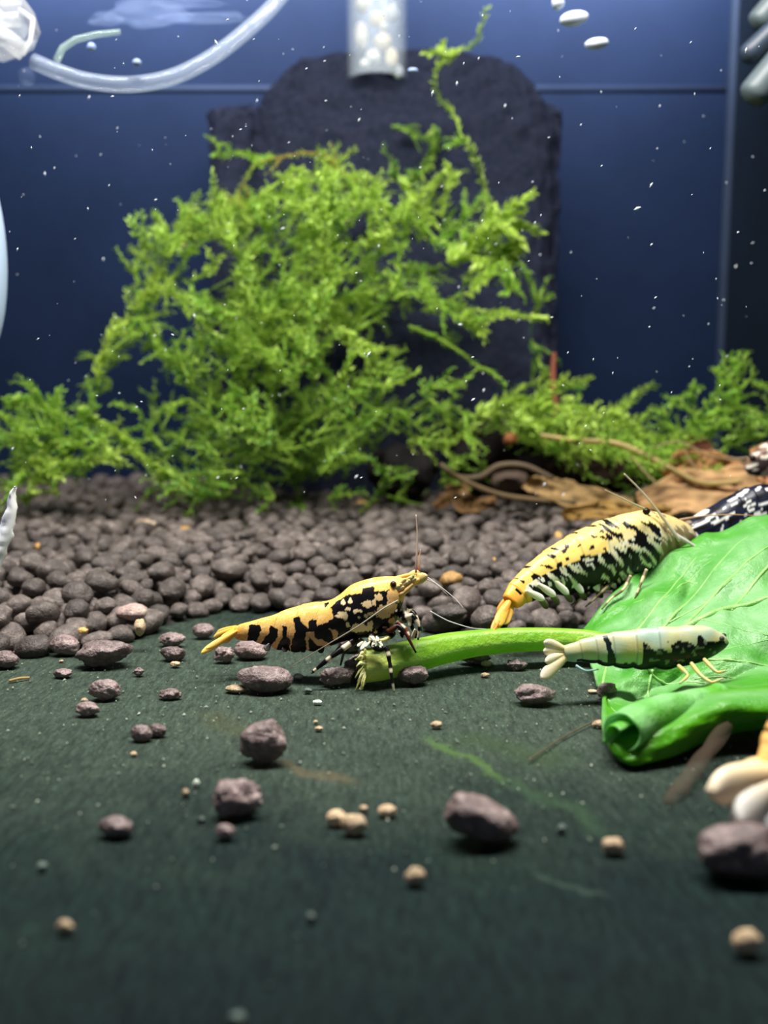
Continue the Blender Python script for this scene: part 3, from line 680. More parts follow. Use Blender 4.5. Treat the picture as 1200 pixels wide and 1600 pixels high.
def flat_leaf(px_pts, d0, d1, w_, col, lab, name='dried_leaf', cat_='dry leaf', curl=0.15, seed=0):
    n = 60; k = 16; m = MB(); vs = []; cs = []
    c3 = [P(x, y, lerp(d0, d1, i/(len(px_pts)-1))) for i, (x, y) in enumerate(px_pts)]
    for i in range(n+1):
        t = i/n; p = vcat(c3, t); T_ = (vcat(c3, min(1, t+0.02))-vcat(c3, max(0, t-0.02))).normalized()
        S = T_.cross(Vector((0, -0.8, 0.6))).normalized(); U = S.cross(T_)
        for j in range(k+1):
            u = j/k*2-1; ww = w_*math.sin(math.pi*(0.08+0.84*t))**0.7*(1+0.25*noise.noise(Vector((t*6, u*2, seed))))
            q = p+S*u*ww+U*(curl*u*u*w_*1.5+0.10*noise.noise(Vector((t*5, u*3, seed+5)))+0.05*noise.noise(Vector((t*19, u*9, seed+2))))
            vs.append(q); cs.append(mixc(col, mixc(col, srgb(92, 74, 44), 0.7), max(0, min(1, 0.3+1.3*noise.noise(Vector((t*11, u*5, seed+9)))))))
    m.add(vs, [(i*(k+1)+j, i*(k+1)+j+1, (i+1)*(k+1)+j+1, (i+1)*(k+1)+j) for i in range(n) for j in range(k)], cs)
    ob = m.build(name, DRY); md = ob.modifiers.new('thick', 'SOLIDIFY'); md.thickness = 0.03; return tag(ob, lab, cat_)
flat_leaf([(680, 795), (715, 770), (730, 790), (775, 785)], 16.4, 16.0, 0.16, srgb(156, 120, 78), 'torn tan leaf scrap beside the foot of the moss bush', seed=1)
flat_leaf([(820, 755), (870, 770), (930, 785), (990, 790)], 16.0, 15.6, 0.26, srgb(188, 156, 104), 'tan dried leaf lying right of the brown shell', seed=2)
flat_leaf([(1000, 790), (1060, 775), (1120, 770), (1200, 765), (1260, 760)], 15.4, 15.2, 0.42, srgb(222, 180, 128), 'broad orange-tan dried leaf behind the dark shrimps', seed=3)
flat_leaf([(1040, 752), (1075, 738), (1110, 742), (1160, 752)], 15.8, 15.6, 0.30, srgb(215, 160, 105), 'crumpled peach-tan leaf scrap above the broad dried leaf', seed=4, curl=0.5)
flat_leaf([(880, 805), (940, 800), (1000, 806), (1050, 800)], 14.9, 14.8, 0.18, srgb(186, 150, 84), 'golden brown leaf strip just behind the sloping shrimp', seed=6)
flat_leaf([(1180, 700), (1205, 745), (1215, 770)], 14.4, 14.2, 0.25, srgb(220, 165, 115), 'pale peach leaf scrap beside the shrimp at the edge', seed=7)
flat_leaf([(1075, 690), (1095, 700), (1105, 715)], 16.4, 16.4, 0.16, srgb(110, 60, 40), 'small reddish-brown leaf bit at the foot of the moss sprig', seed=8)
def stalk(pxs, d0, d1, r, col, lab, name='dry_stalk', cat_='stalk', mt=None, flat=False):
    m = MB(); c3 = [P(x, y, lerp(d0, d1, i/(len(pxs)-1))) for i, (x, y) in enumerate(pxs)]
    m.tube([vcat(c3, i/30) for i in range(31)], lambda t: r*(0.55+0.45*math.sin(math.pi*(0.1+0.8*t))), lambda t: mixc(col, tuple(c*0.75 for c in col), 0.5+0.5*noise.noise(Vector((t*14, 0, 0)))), 7)
    return tag(m.build(name, mt or DRY), lab, cat_)
stalk([(845, 680), (900, 688), (960, 692), (1010, 712), (1060, 738), (1100, 755), (1160, 752)], 15.8, 15.2, 0.05, srgb(212, 190, 128), 'long straw-yellow flat stalk crossing above the brown leaf litter')
stalk([(688, 725), (715, 745), (750, 745), (780, 728), (820, 728), (865, 748)], 16.0, 15.8, 0.06, srgb(120, 104, 82), 'grey-brown root arching over the brown shell', 'dry_root', 'root')
stalk([(700, 735), (740, 758), (790, 775), (850, 782), (900, 785)], 15.9, 15.7, 0.05, srgb(130, 110, 80), 'grey-brown root passing under the brown shell', 'dry_root', 'root')
stalk([(866, 552), (864, 585), (868, 630), (872, 680)], 17.2, 17.0, 0.06, srgb(160, 95, 70), 'reddish upright stem rising out of the moss cushion', 'bare_stem', 'stem')
stalk([(1020, 700), (1060, 690), (1110, 712), (1170, 722), (1190, 728)], 15.2, 14.6, 0.014, srgb(185, 165, 120), 'fine pale root strand over the brown leaf litter', 'root_strand', 'root')
stalk([(985, 712), (1010, 740), (1030, 760)], 15.2, 15.0, 0.014, srgb(185, 165, 120), 'short pale root strand hanging below the straw-yellow stalk', 'root_strand', 'root')
stalk([(1068, 700), (1078, 720), (1090, 735)], 15.3, 15.2, 0.014, srgb(185, 165, 120), 'short pale root strand beside the peach-tan leaf scrap', 'root_strand', 'root')

# ---------------------------------------------------------------- sponge filter
sf = thing('sponge_filter', (P(610, 700, 20.6).x, 20.4, 0.5), 'dark foam sponge filter with a clear riser tube behind the moss', 'filter')
def sponge(px0, px1, ptop, d, dep, seed):
    a, b = P(px0, 400, d), P(px1, 400, d); top = P((px0+px1)/2, ptop, d).z; cx, cy = (a.x+b.x)/2, a.y; hw = (b.x-a.x)/2
    m = MB(); n, k = 90, 110; vs = []; rnd_ = min(1.9, hw*0.62)
    for j in range(n+1):
        t = j/n; z = lerp(0.5, top, min(1, t/0.72)); s = 1.0
        if t > 0.55:
            q = (t-0.55)/0.45; z = lerp(0.5, top-rnd_, 1)+rnd_*math.sin(q*math.pi/2); s = 1-(rnd_*(1-math.cos(q*math.pi/2)))/hw if q < 0.7 else None
            if q >= 0.7:
                s0 = 1-(rnd_*(1-math.cos(0.7*math.pi/2)))/hw; s = s0*(1-(q-0.7)/0.3*0.999)
        else: z = lerp(0.5, top-rnd_, t/0.55)
        for i in range(k):
            an = TAU*i/k; ca, sa = math.cos(an), math.sin(an); e = 0.55
            x = hw*s*math.copysign(abs(ca)**e, ca); y = dep*s*math.copysign(abs(sa)**e, sa)
            p = Vector((cx+x, cy+y, z)); nz = 0.10*noise.noise(p*3+Vector((seed, 0, 0)))+0.10*noise.noise(p*11)
            vs.append(p+Vector((ca, sa, 0.5)).normalized()*nz)
    fs = [(j*k+i, j*k+(i+1) % k, (j+1)*k+(i+1) % k, (j+1)*k+i) for j in range(n) for i in range(k)]
    m.add(vs, fs, (1, 1, 1)); return m.build('sponge', SPONGE, sf)
sponge(398, 858, 98, 19.9, 0.9, 1); sponge(336, 420, 176, 20.2, 0.5, 9); sponge(820, 868, 180, 20.2, 0.5, 12)
# riser tube
tc_ = P(589, 60, 18.7); m = MB(); rt = 47/F*18.7
zb = P(589, 124, 18.7).z
def hollow(mb, x, y, z0, z1, r, r2, col, n=40):
    for rr_, fl in ((r, 1), (r2, -1)):
        vs = [(x+rr_*math.cos(TAU*i/n), y+rr_*math.sin(TAU*i/n), z) for z in (z0, z1) for i in range(n)]
        mb.add(vs, [(i, (i+1) % n, n+(i+1) % n, n+i) for i in range(n)], col)
hollow(m, tc_.x, tc_.y, zb, 15, rt, rt*0.88, srgb(205, 218, 232)); m.build('riser_tube', CLEAR, sf)
rb = random.Random(11)
for k, (px, py, w_, h_) in enumerate([(567, 8, 26, 22), (612, 20, 22, 28), (565, 55, 22, 40), (598, 65, 28, 26), (583, 90, 26, 24), (612, 92, 20, 34), (590, 30, 26, 22), (570, 100, 16, 14), (622, 112, 16, 22), (600, 42, 16, 14)]):
    m = MB(); v, f = rock(300+k, 3, 0.1, 0.08, (w_/2/F*18.6, w_/2/F*18.6, h_/2/F*18.6))
    cc = mixc(srgb(255, 235, 190), srgb(240, 245, 250), rb.random()); m.add(v, f, cc)
    ob = m.build('air_bubble', WHITEM); ob.location = P(px, py, 18.5+rb.uniform(-0.1, 0.2)); tag(ob, 'creamy white froth bubble inside the clear riser tube', 'bubble', 'bubbles in the riser tube')

# ---------------------------------------------------------------- hose, suction cup, other clear parts
hp = [P(x, y, d) for x, y, d in [(52, 96, 12.6), (90, 112, 12.6), (140, 127, 12.7), (205, 132, 12.8), (270, 120, 13.0), (330, 90, 13.2), (385, 48, 13.4), (430, 5, 13.6), (470, -50, 13.8), (500, -110, 14)]]
m = MB(); m.tube([vcat(hp, i/60) for i in range(61)], 0.105, srgb(170, 184, 205), 14)
tag(m.build('air_hose', TUBEMAT), 'clear curved air hose hanging near the water surface', 'hose')
m = MB(); m.tube([P(50, 95, 12.6), P(44, 97, 12.6), P(40, 98, 12.6)], 0.13, srgb(200, 215, 225), 10)
# faceted clear connector at the top left
cn = thing('clear_connector', P(10, 50, 12.4), 'faceted clear plastic connector at the top left end of the hose', 'connector')
v, f = rock(77, 2, 1.0, 0.05, (0.50, 0.42, 0.44)); mm = MB(); mm.add([q+P(4, 46, 12.5) for q in v], f, [mixc(srgb(190, 200, 210), srgb(250, 245, 235), abs(noise.noise(q*3))) for q in v])
mm.build('body', CLEAR, cn, smooth=False)
mm = MB(); mm.tube([P(-20, 10, 12.4), P(5, 32, 12.3), P(30, 30, 12.3)], 0.09, srgb(245, 245, 240), 8); mm.tube([P(-25, 50, 12.3), P(10, 60, 12.2), P(38, 82, 12.3)], 0.12, srgb(235, 238, 240), 8); mm.tube([P(30, 15, 12.3), P(52, 30, 12.3), P(48, 62, 12.3), P(35, 85, 12.3)], 0.035, srgb(250, 250, 250), 6)
mm.build('rib', CLEAR, cn)
m = MB(); m.tube([P(x, y, 12.9) for x, y in [(88, 95), (98, 75), (118, 62), (150, 54), (188, 50)]], lambda t: 0.05*(1-0.3*t), srgb(190, 215, 205), 8); 
tag(m.build('root_strand', TUBEMAT), 'pale translucent curl joining the hose below the surface', 'strand')
m = MB()
for (px, py, w_, h_, s) in [(230, 22, 60, 20, 1), (165, 30, 28, 9, 2), (320, 28, 70, 8, 3), (290, 6, 50, 7, 4)]:
    v, f = rock(400+s, 3, 0.2, 0.25, (w_/F*14.5, 0.05, h_/F*14.5)); m.add([q+P(px, py, 14.5) for q in v], f, srgb(150, 175, 225))
tag(m.build('surface_film', FILM), 'wispy bluish film drifting above the hose', 'film', kind='stuff')
for i, (px, py, w_, h_, d, lab) in enumerate([(143, 74, 14, 14, 12.6, 'round pale bubble above the middle of the hose'), (214, 98, 14, 12, 12.6, 'smaller round bubble just above the hose bend'), (897, 29, 46, 22, 13, 'largest flattened white bubble near the top'), (932, 68, 38, 17, 13, 'flattened white bubble below the largest one'), (872, 5, 20, 20, 13, 'round bubble cut by the top of the picture'), (645, 110, 16, 8, 13, 'small pale bubble beside the riser tube foot'), (42, 120, 26, 28, 13, 'dim grey bubble under the clear connector')]):
    m = MB(); v, f = rock(500+i, 3, 0.0, 0.03, (w_/2/F*d, h_/2/F*d, h_/2/F*d)); m.add(v, f, srgb(205, 215, 230) if w_ > 17 and py < 80 else srgb(130, 150, 190)); ob = m.build('air_bubble', WHITEM if 'dim' not in lab else FILM); ob.location = P(px, py, d); ob.rotation_euler = (0, -0.15 if w_ > 30 else 0, 0); tag(ob, lab, 'bubble')
# frosted round float at the left edge
m = MB(); v, f = rock(90, 4, 0.0, 0.0, (0.42, 0.42, 1.36)); m.add([q+P(-45, 400, 12.0) for q in v], f, srgb(190, 212, 240))
tag(m.build('glass_bulb', WHITEM), 'pale blue-white rounded glass bulb at the left edge', 'bulb')
# grey rounded bars top right
for (a, b, r, lab) in [((1168, 160), (1250, 60), 0.24, 'lower grey rounded plastic prong at the top right'), ((1160, 95), (1250, 10), 0.17, 'middle dim grey plastic prong at the top right'), ((1178, 45), (1250, -40), 0.20, 'upper pale grey plastic prong at the top right')]:
    m = MB(); pa, pb = P(*a, 14.5), P(*b, 14.3); m.tube([pa.lerp(pb, t/20) for t in range(21)], lambda t, r=r: r*math.sqrt(max(0.02, 1-max(0, 1-t*7)**2)), srgb(84, 96, 100) if 'middle' not in lab else srgb(50, 62, 78), 14)
    tag(m.build('plastic_prong', WHITEM), lab, 'plastic prong')
# white shard at the left edge
m = MB(); sd = 9.6; vs = []; cs = []
prof = [(22, 760, 2), (19, 775, 7), (16, 800, 14), (8, 830, 22), (0, 850, 26), (-14, 880, 28), (-30, 920, 30), (-44, 960, 30)]
n, k = 40, 16
for i in range(n+1):
    c = cat(prof, i/n); p = P(c[0]-c[2]*0.0, c[1], sd); hw = c[2]*0.62/F*sd
    for j in range(k):
        an = TAU*j/k; q = p+Vector((math.cos(an)*hw, math.sin(an)*0.05, 0)); q += Vector((1, 1, 0))*0.02*noise.noise(q*14); vs.append(q); cs.append(mixc(srgb(215, 220, 238), srgb(250, 250, 245), 0.5+0.5*math.cos(an)))
m.add(vs, [(i*k+j, i*k+(j+1) % k, (i+1)*k+(j+1) % k, (i+1)*k+j) for i in range(n) for j in range(k)]+[tuple(range(k))], cs)
tag(m.build('shell_shard', WHITEM), 'bright white crusty shard standing at the left edge', 'shard')
# floating specks
m = MB(); rs = random.Random(5)
for k in range(330):
    px, py = rs.uniform(-30, 1230), rs.uniform(-10, 790); d = rs.uniform(8.0, 13.5)
    c = P(px, py, d); l = rs.uniform(0.006, 0.018)*(1+0.9*(rs.random() < 0.12)); a = rs.gauss(0.9, 0.5); D = Vector((math.cos(a), 0, math.sin(a)))*l; S = Vector((-D.z, 0, D.x))*0.4; U = Vector((0, l*0.4, 0))
    if px < 1230 and (c.x < RX-0.2): m.add([c+D, c+S, c-D, c-S, c+U, c-U], [(0, 1, 5), (1, 2, 5), (2, 3, 5), (3, 0, 5), (1, 0, 4), (2, 1, 4), (3, 2, 4), (0, 3, 4)], srgb(225, 232, 240))
tag(m.build('floating_specks', WHITEM, smooth=False), 'tiny white specks drifting in the water', 'specks', kind='stuff')

# ---------------------------------------------------------------- lettuce leaf
LG = [
 [(912, 985, 9.9), (985, 903, 10.2), (1075, 850, 10.5), (1200, 803, 10.6), (1340, 770, 10.6), (1460, 770, 10.5)],
 [(914, 998, 9.75), (1000, 945, 9.8), (1090, 900, 10.0), (1200, 865, 10.0), (1340, 850, 10.0), (1460, 860, 9.9)],
 [(915, 1012, 9.5), (1000, 995, 9.25), (1090, 960, 9.3), (1200, 940, 9.25), (1340, 940, 9.2), (1460, 950, 9.1)],
 [(918, 1026, 9.3), (985, 1035, 8.9), (1080, 1030, 8.75), (1200, 1020, 8.65), (1340, 1020, 8.6), (1460, 1020, 8.5)],
 [(925, 1040, 9.1), (952, 1085, 8.5), (1040, 1085, 8.6), (1170, 1055, 8.4), (1320, 1060, 8.3), (1460, 1050, 8.2)],
 [(938, 1060, 8.9), (962, 1122, 7.75), (1030, 1105, 7.85), (1150, 1078, 7.85), (1320, 1080, 7.9), (1460, 1070, 7.9)],
 [(944, 1082, 8.5), (950, 1140, 7.35), (1020, 1122, 7.35), (1140, 1085, 7.45), (1310, 1085, 7.5), (1460, 1080, 7.5)],
 [(948, 1100, 8.2), (954, 1165, 7.05), (1022, 1152, 7.0), (1140, 1112, 7.2), (1310, 1115, 7.3), (1460, 1110, 7.3)],
 [(952, 1112, 8.1), (972, 1186, 6.98), (1040, 1180, 6.98), (1145, 1138, 7.3), (1310, 1140, 7.4), (1460, 1130, 7.4)],
 [(958, 1118, 8.1), (996, 1176, 7.15), (1058, 1170, 7.2), (1150, 1136, 7.5), (1310, 1136, 7.6), (1460, 1126, 7.6)],
 [(962, 1112, 8.15), (992, 1152, 7.35), (1055, 1150, 7.45), (1150, 1125, 7.7), (1310, 1130, 7.8), (1460, 1120, 7.8)],
]
def leafS(u, v):
    rows = [cat(r, u) for r in LG]; c = cat(rows, v); p = P(*c)
    amp = 0.05*min(1, u*4)*(1-0.5*v)*(1 if v < 0.5 else 0.45)
    fold = noise.noise(Vector((u*6+v*5, v*11-u*3, 0)))
    p = p+Vector((0, -0.6, 0.8))*(amp*(fold*2.6+(1-abs(noise.noise(Vector((u*9, v*16, 6))))*3)*0.8+0.5*noise.noise(Vector((u*22, v*26, 4)))))
    return p
lf = thing('lettuce_leaf', G(900, 1010), 'bright green lettuce leaf with a rolled front edge lying on the mat', 'leaf')
m = MB(); nu, nv = 110, 130; vs = []; cs = []
for j in range(nv+1):
    for i in range(nu+1):
        u, v = i/nu, j/nv; vs.append(leafS(u, v))
        top = srgb(88, 172, 60); g = srgb(84, 168, 18); pale = srgb(138, 196, 128)
        a = 1.3*noise.noise(Vector((u*3.5+v*4, v*17-u*5, 8))); c = mixc(top, g, min(1, max(0, v*2.0-0.3+a*0.9))); c = mixc(c, pale, min(1, max(0, 0.9-abs(v-0.22)*3.2+a)) if v < 0.5 else (max(0, 0.7-abs(v-0.62)*9)))  # pale bands paint the white sheen and roll highlight into the blade colour
        cs.append(c)
m.add(vs, [(j*(nu+1)+i, j*(nu+1)+i+1, (j+1)*(nu+1)+i+1, (j+1)*(nu+1)+i) for j in range(nv) for i in range(nu)], cs)
bl = m.build('blade', LEAF, lf); md = bl.modifiers.new('thick', 'SOLIDIFY'); md.thickness = 0.018
vr = random.Random(4)
# the rolled edge: a loose spiral whose open end faces the camera
A_, B_ = P(968, 1150, 6.93), P(1128, 1082, 7.75); T_ = (B_-A_).normalized(); U_ = (Vector((0, 0, 1))-T_*T_.z).normalized(); S_ = T_.cross(U_)
mr = MB(); vs = []; cs = []; nl_, na_ = 60, 64
for i in range(nl_+1):
    t = i/nl_; c = A_.lerp(B_, t)+Vector((0, 0, 0.03*math.sin(t*5)))
    for j in range(na_+1):
        q = j/na_; an = -2.2+q*TAU*1.45; r_ = (0.185-0.105*q)*(1-0.35*t)*(1+0.08*noise.noise(Vector((t*6, q*4, 2))))
        p = c+(U_*math.cos(an)+S_*math.sin(an))*r_+T_*(0.05*math.sin(q*5)+0.03*noise.noise(Vector((q*9, 0, t))))*(1-t)
        vs.append(p); cs.append(mixc(srgb(108, 192, 66), srgb(164, 222, 160), min(1, max(0, 0.4+1.2*noise.noise(Vector((t*4, q*4, 3)))))))
mr.add(vs, [(i*(na_+1)+j, i*(na_+1)+j+1, (i+1)*(na_+1)+j+1, (i+1)*(na_+1)+j) for i in range(nl_) for j in range(na_)], cs)
ro = mr.build('rolled_edge', LEAF, lf); md = ro.modifiers.new('thick', 'SOLIDIFY'); md.thickness = 0.016; ro['label'] = 'pale green curled roll at the front edge of the leaf'
def vein(uv, r):
    m = MB(); pts = [leafS(*cat(uv, i/30))+Vector((0, -0.012, 0.012)) for i in range(31)]
    m.tube(pts, lambda t: r*(1-0.65*t), srgb(165, 218, 128), 6); m.build('vein', LEAF, lf)
vein([(0.02, 0.22), (0.25, 0.24), (0.55, 0.20), (1, 0.18)], 0.05)
for uv, r in [([(0.10, 0.23), (0.25, 0.14), (0.4, 0.06)], 0.022), ([(0.22, 0.24), (0.38, 0.15), (0.55, 0.05)], 0.022), ([(0.35, 0.23), (0.5, 0.14), (0.7, 0.05)], 0.02), ([(0.5, 0.21), (0.62, 0.12), (0.8, 0.04)], 0.02),
              ([(0.10, 0.23), (0.22, 0.30), (0.36, 0.36), (0.5, 0.40)], 0.024), ([(0.22, 0.24), (0.38, 0.30), (0.52, 0.33), (0.7, 0.34)], 0.022), ([(0.05, 0.22), (0.12, 0.35), (0.2, 0.48), (0.28, 0.6)], 0.022), ([(0.3, 0.33), (0.36, 0.42), (0.42, 0.52)], 0.016), ([(0.3, 0.2), (0.42, 0.18), (0.55, 0.12)], 0.012), ([(0.36, 0.1), (0.42, 0.12), (0.5, 0.1)], 0.010)]+[([(a, b), (a+0.12, b+c*0.5), (a+0.26, b+c)], 0.009) for a, b, c in [(0.12, 0.17, -0.05), (0.18, 0.08, 0.07), (0.3, 0.28, 0.05), (0.28, 0.13, -0.07), (0.42, 0.3, -0.04), (0.4, 0.22, 0.06), (0.2, 0.2, 0.07), (0.46, 0.38, 0.04), (0.15, 0.42, 0.06)]]:
    vein(uv, r)
# stalk
sp = [(566, 1040, 8.85), (600, 1036, 8.9), (650, 1024, 9.05), (700, 1012, 9.25), (760, 1003, 9.4), (830, 999, 9.5), (900, 1000, 9.55), (950, 1003, 9.45), (1000, 1000, 9.3)]
sr = [0.155, 0.150, 0.150, 0.138, 0.125, 0.115, 0.11, 0.09, 0.05]
m = MB(); n, k = 70, 24; vs = []; cs = []
for i in range(n+1):
    t = i/n; p = P(*cat(sp, t)); r = cat([(x,) for x in sr], t)[0]; T_ = (P(*cat(sp, min(1, t+0.01)))-P(*cat(sp, max(0, t-0.01)))).normalized(); U = Vector((0, 0, 1)); S = T_.cross(U).normalized(); U = S.cross(T_)
    for j in range(k):
        an = TAU*j/k; rr_ = r*(1+0.05*math.cos(an*6)+0.02*noise.noise(p*4)); 
        if i == 0: rr_ *= 0.85
        vs.append(p+(S*math.cos(an)+U*math.sin(an))*rr_)
        c = mixc(srgb(228, 232, 130), srgb(146, 200, 60), min(1, t*4.0)); c = mixc(c, srgb(190, 225, 130), 0.5*max(0, math.cos(an*6))); cs.append(c)
m.add(vs, [(i*k+j, i*k+(j+1) % k, (i+1)*k+(j+1) % k, (i+1)*k+j) for i in range(n) for j in range(k)]+[tuple(range(k-1, -1, -1))], cs)
m.build('stalk', LEAF, lf)['label'] = 'pale yellow-green stalk with ridges'
m = MB()
for kx in range(70):   # frayed cut end
    a = vr.uniform(0, TAU); rr_ = 0.14*math.sqrt(vr.random()); c = P(566, 1040, 8.85)+Vector((0.03, math.cos(a)*rr_, math.sin(a)*rr_)); D = Vector((-vr.uniform(0.0, 0.10), math.cos(a)*0.07-0.03, math.sin(a)*0.1-vr.uniform(0, 0.08)))
    m.tube([c, c+D*0.6, c+D+Vector((0, 0, -0.03))], lambda t: 0.018*(1-0.8*t), mixc(srgb(222, 220, 120), srgb(245, 240, 195), vr.random()), 5)
m.build('frayed_end', LEAF, lf)

# ---------------------------------------------------------------- shrimps
GOLD = srgb(248, 206, 104); ORG = srgb(250, 178, 62); CREAM = srgb(250, 226, 176); BLK = (0.006, 0.005, 0.006)
def inpoly(x, y, poly):
    r = False; j = len(poly)-1
    for i in range(len(poly)):
        xi, yi = poly[i]; xj, yj = poly[j]
        if (yi > y) != (yj > y) and x < (xj-xi)*(y-yi)/(yj-yi)+xi: r = not r
        j = i
    return r
def body(parent, dor, ven, deps, colf, nl=260, nr=72, wf=0.72, segs=6, seg_t=(0.0, 0.55), step=0.05):
    m = MB(); vs = []; cs = []
    DW = [P(x, y, d) for (x, y), d in zip(dor, deps)]; VW = [P(x, y, d) for (x, y), d in zip(ven, deps)]
    for i in range(nl+1):
        t = i/nl; D_ = vcat(DW, t); V_ = vcat(VW, t); d2 = cat([(a,) for a in deps], t)[0]
        C = (D_+V_)/2; a = (D_-V_).length/2; U = (D_-V_).normalized()
        T_ = ((vcat(DW, min(1, t+.01))+vcat(VW, min(1, t+.01)))-(vcat(DW, max(0, t-.01))+vcat(VW, max(0, t-.01)))).normalized(); S = T_.cross(U).normalized()
        end = min(1, (1-t)/0.05, (t+0.012)/0.03); a *= math.sqrt(max(0.02, 1-(1-end)**2)) if end < 1 else 1
        pxd = cat(dor, t); pxv = cat(ven, t)
        if seg_t[0] <= t < seg_t[1]:
            q = (t-seg_t[0])/(seg_t[1]-seg_t[0])*segs; fr = q-int(q); saw = 1+step*(1-fr)-step*0.3
            lobe = 1+0.10*math.sin(fr*math.pi)
            edge_ = fr < 0.05
        else: saw = 1.0; lobe = 1.0; edge_ = False
        for j in range(nr):
            an = TAU*j/nr; s, c = math.sin(an), math.cos(an)
            ex = 0.85
            xs = math.copysign(abs(c)**ex, c); hy = s
            aa = a*saw*(lobe if s < 0 else 1)
            b = a*wf*saw
            if s < 0: b *= (1-0.18*s*s)
            p = C+U*hy*aa+S*xs*b
            p += (U*hy+S*xs)*0.006*noise.noise(p*9)
            vs.append(p); k = (hy+1)/2; x = pxv[0]+(pxd[0]-pxv[0])*k; y = pxv[1]+(pxd[1]-pxv[1])*k
            col = colf(x, y, t, k)
            if edge_: col = tuple(q*0.72 for q in col)
            cs.append(col)
    m.add(vs, [(i*nr+j, i*nr+(j+1) % nr, (i+1)*nr+(j+1) % nr, (i+1)*nr+j) for i in range(nl) for j in range(nr)]+[tuple(range(nr-1, -1, -1)), tuple(range(nl*nr, (nl+1)*nr))], cs)
    return m.build('body', SHELL, parent)
def lobe(parent, a, b, w_, c0, c1, name='tail_lobe', thick=0.03, mt=None):
    """a, b: (px,py,d) ends; a rounded leaf-shaped plate"""
    A, B = P(*a), P(*b); T_ = (B-A); L_ = T_.length; T_.normalize(); S = T_.cross(Vector((0.05, -1, 0.15))).normalized(); Nn = T_.cross(S)
    m = MB(); n, k = 22, 12; vs = []; cs = []
    for i in range(n+1):
        t = i/n; hw = w_*(0.35+0.65*math.sin(math.pi*min(1, t*0.62+0.08)))*(math.sqrt(max(0.01, 1-max(0, (t-0.72)/0.28)**2)))
        th = thick*(1-0.6*t)
        for j in range(k):
            an = TAU*j/k; vs.append(A+T_*L_*t+S*math.cos(an)*hw+Nn*math.sin(an)*th); cs.append(mixc(c0, c1, min(1, max(0, t*1.1+0.3*noise.noise(Vector((t*9, j, 0)))))))
    m.add(vs, [(i*k+j, i*k+(j+1) % k, (i+1)*k+(j+1) % k, (i+1)*k+j) for i in range(n) for j in range(k)]+[tuple(range(k-1, -1, -1)), tuple(range(n*k, (n+1)*k))], cs)
    return m.build(name, mt or SHELL, parent)
def limb(parent, pts, r0, r1, colf, name='leg', mt=None, n=None, sides=7):
    w3 = [P(*p) for p in pts]; n = n or 8*(len(pts)-1); m = MB()
    segp = []
    for i in range(n+1):
        x = i/n*(len(w3)-1); k = min(int(x), len(w3)-2); f = x-k; sm = vcat(w3, i/n); li = w3[k].lerp(w3[k+1], f); segp.append(li.lerp(sm, 0.6))
    m.tube(segp, lambda t: lerp(r0, r1, t)*(1+0.25*abs(math.sin(t*math.pi*(len(w3)-1)))*(1 if r0 > 0.012 else 0)), colf, sides)
    return m.build(name, mt or LIMB, parent)
def eye(parent, px, py, d, r, col=(0.02, 0.008, 0.006)):
    m = MB(); v, f = ICO[3]; m.add([q*r+P(px, py, d) for q in v], f, col); return m.build('eye', SHELL, parent)
def bands(a, b, n, ph=0.0): return lambda t: a if math.sin((t*n+ph)*TAU) > 0 else b
TRN = srgb(200, 205, 190)
# --- 1: the shrimp in focus
D1 = 8.95
def q3(x, y): return (300+x/3, 860+y/3)
s1 = thing('dwarf_shrimp', G(520, 1070), 'gold and black shrimp in sharp focus feeding on the cut stalk', 'shrimp')
dor1 = [q3(*p) for p in [(195, 368), (215, 352), (300, 325), (380, 303), (470, 268), (560, 245), (640, 235), (690, 208), (745, 163), (810, 138), (880, 125), (950, 122), (1010, 128)]]
ven1 = [q3(*p) for p in [(205, 408), (225, 418), (275, 420), (340, 436), (410, 458), (490, 466), (570, 462), (640, 450), (720, 425), (790, 412), (870, 398), (945, 345), (1000, 230)]]
polyD = [q3(*p) for p in [(487, 308), (515, 306), (530, 338), (560, 357), (560, 330), (578, 315), (598, 322), (603, 350), (650, 335), (676, 310), (666, 262), (690, 232), (740, 202), (800, 196), (806, 172), (850, 164), (856, 190), (925, 180), (960, 205), (1000, 270), (1010, 330), (960, 360), (920, 385), (860, 410), (790, 420), (740, 415), (715, 435), (650, 460), (640, 475), (560, 475), (545, 475), (470, 475), (480, 420), (500, 372)]]
black1 = [polyD, [q3(*p) for p in [(278, 343), (328, 350), (335, 372), (308, 425), (262, 425)]], [q3(*p) for p in [(375, 345), (415, 365), (418, 395), (375, 445), (322, 442), (350, 405), (372, 382)]], [q3(*p) for p in [(440, 348), (459, 352), (456, 395), (474, 412), (466, 475), (392, 470), (420, 425), (438, 400)]], [q3(*p) for p in [(625, 248), (650, 240), (655, 250), (635, 265)]]]
gold1 = [[q3(*p) for p in [(552, 375), (588, 374), (592, 393), (645, 430), (652, 455), (628, 455), (605, 440), (575, 402), (562, 402), (556, 475), (543, 475), (545, 400)]], [q3(*p) for p in [(655, 358), (692, 370), (688, 412), (668, 410), (668, 385)]]]
def q4(x, y): return (440+x/4.615, 860+y/4.615)
bl1 = [(455, 365, 14, 18), (505, 355, 18, 22), (620, 372, 36, 26), (700, 325, 32, 24), (670, 362, 18, 24), (492, 412, 26, 11), (556, 424, 32, 13), (450, 455, 42, 26), (475, 465, 20, 26), (642, 443, 26, 12), (612, 460, 14, 12), (720, 395, 18, 18), (748, 400, 26, 14), (570, 472, 10, 7), (580, 548, 78, 30), (550, 530, 30, 16), (490, 525, 16, 22), (730, 440, 56, 42), (790, 400, 44, 40), (820, 320, 60, 50), (800, 270, 22, 40), (680, 575, 14, 20), (795, 500, 26, 26), (745, 550, 16, 12), (640, 520, 22, 18)]
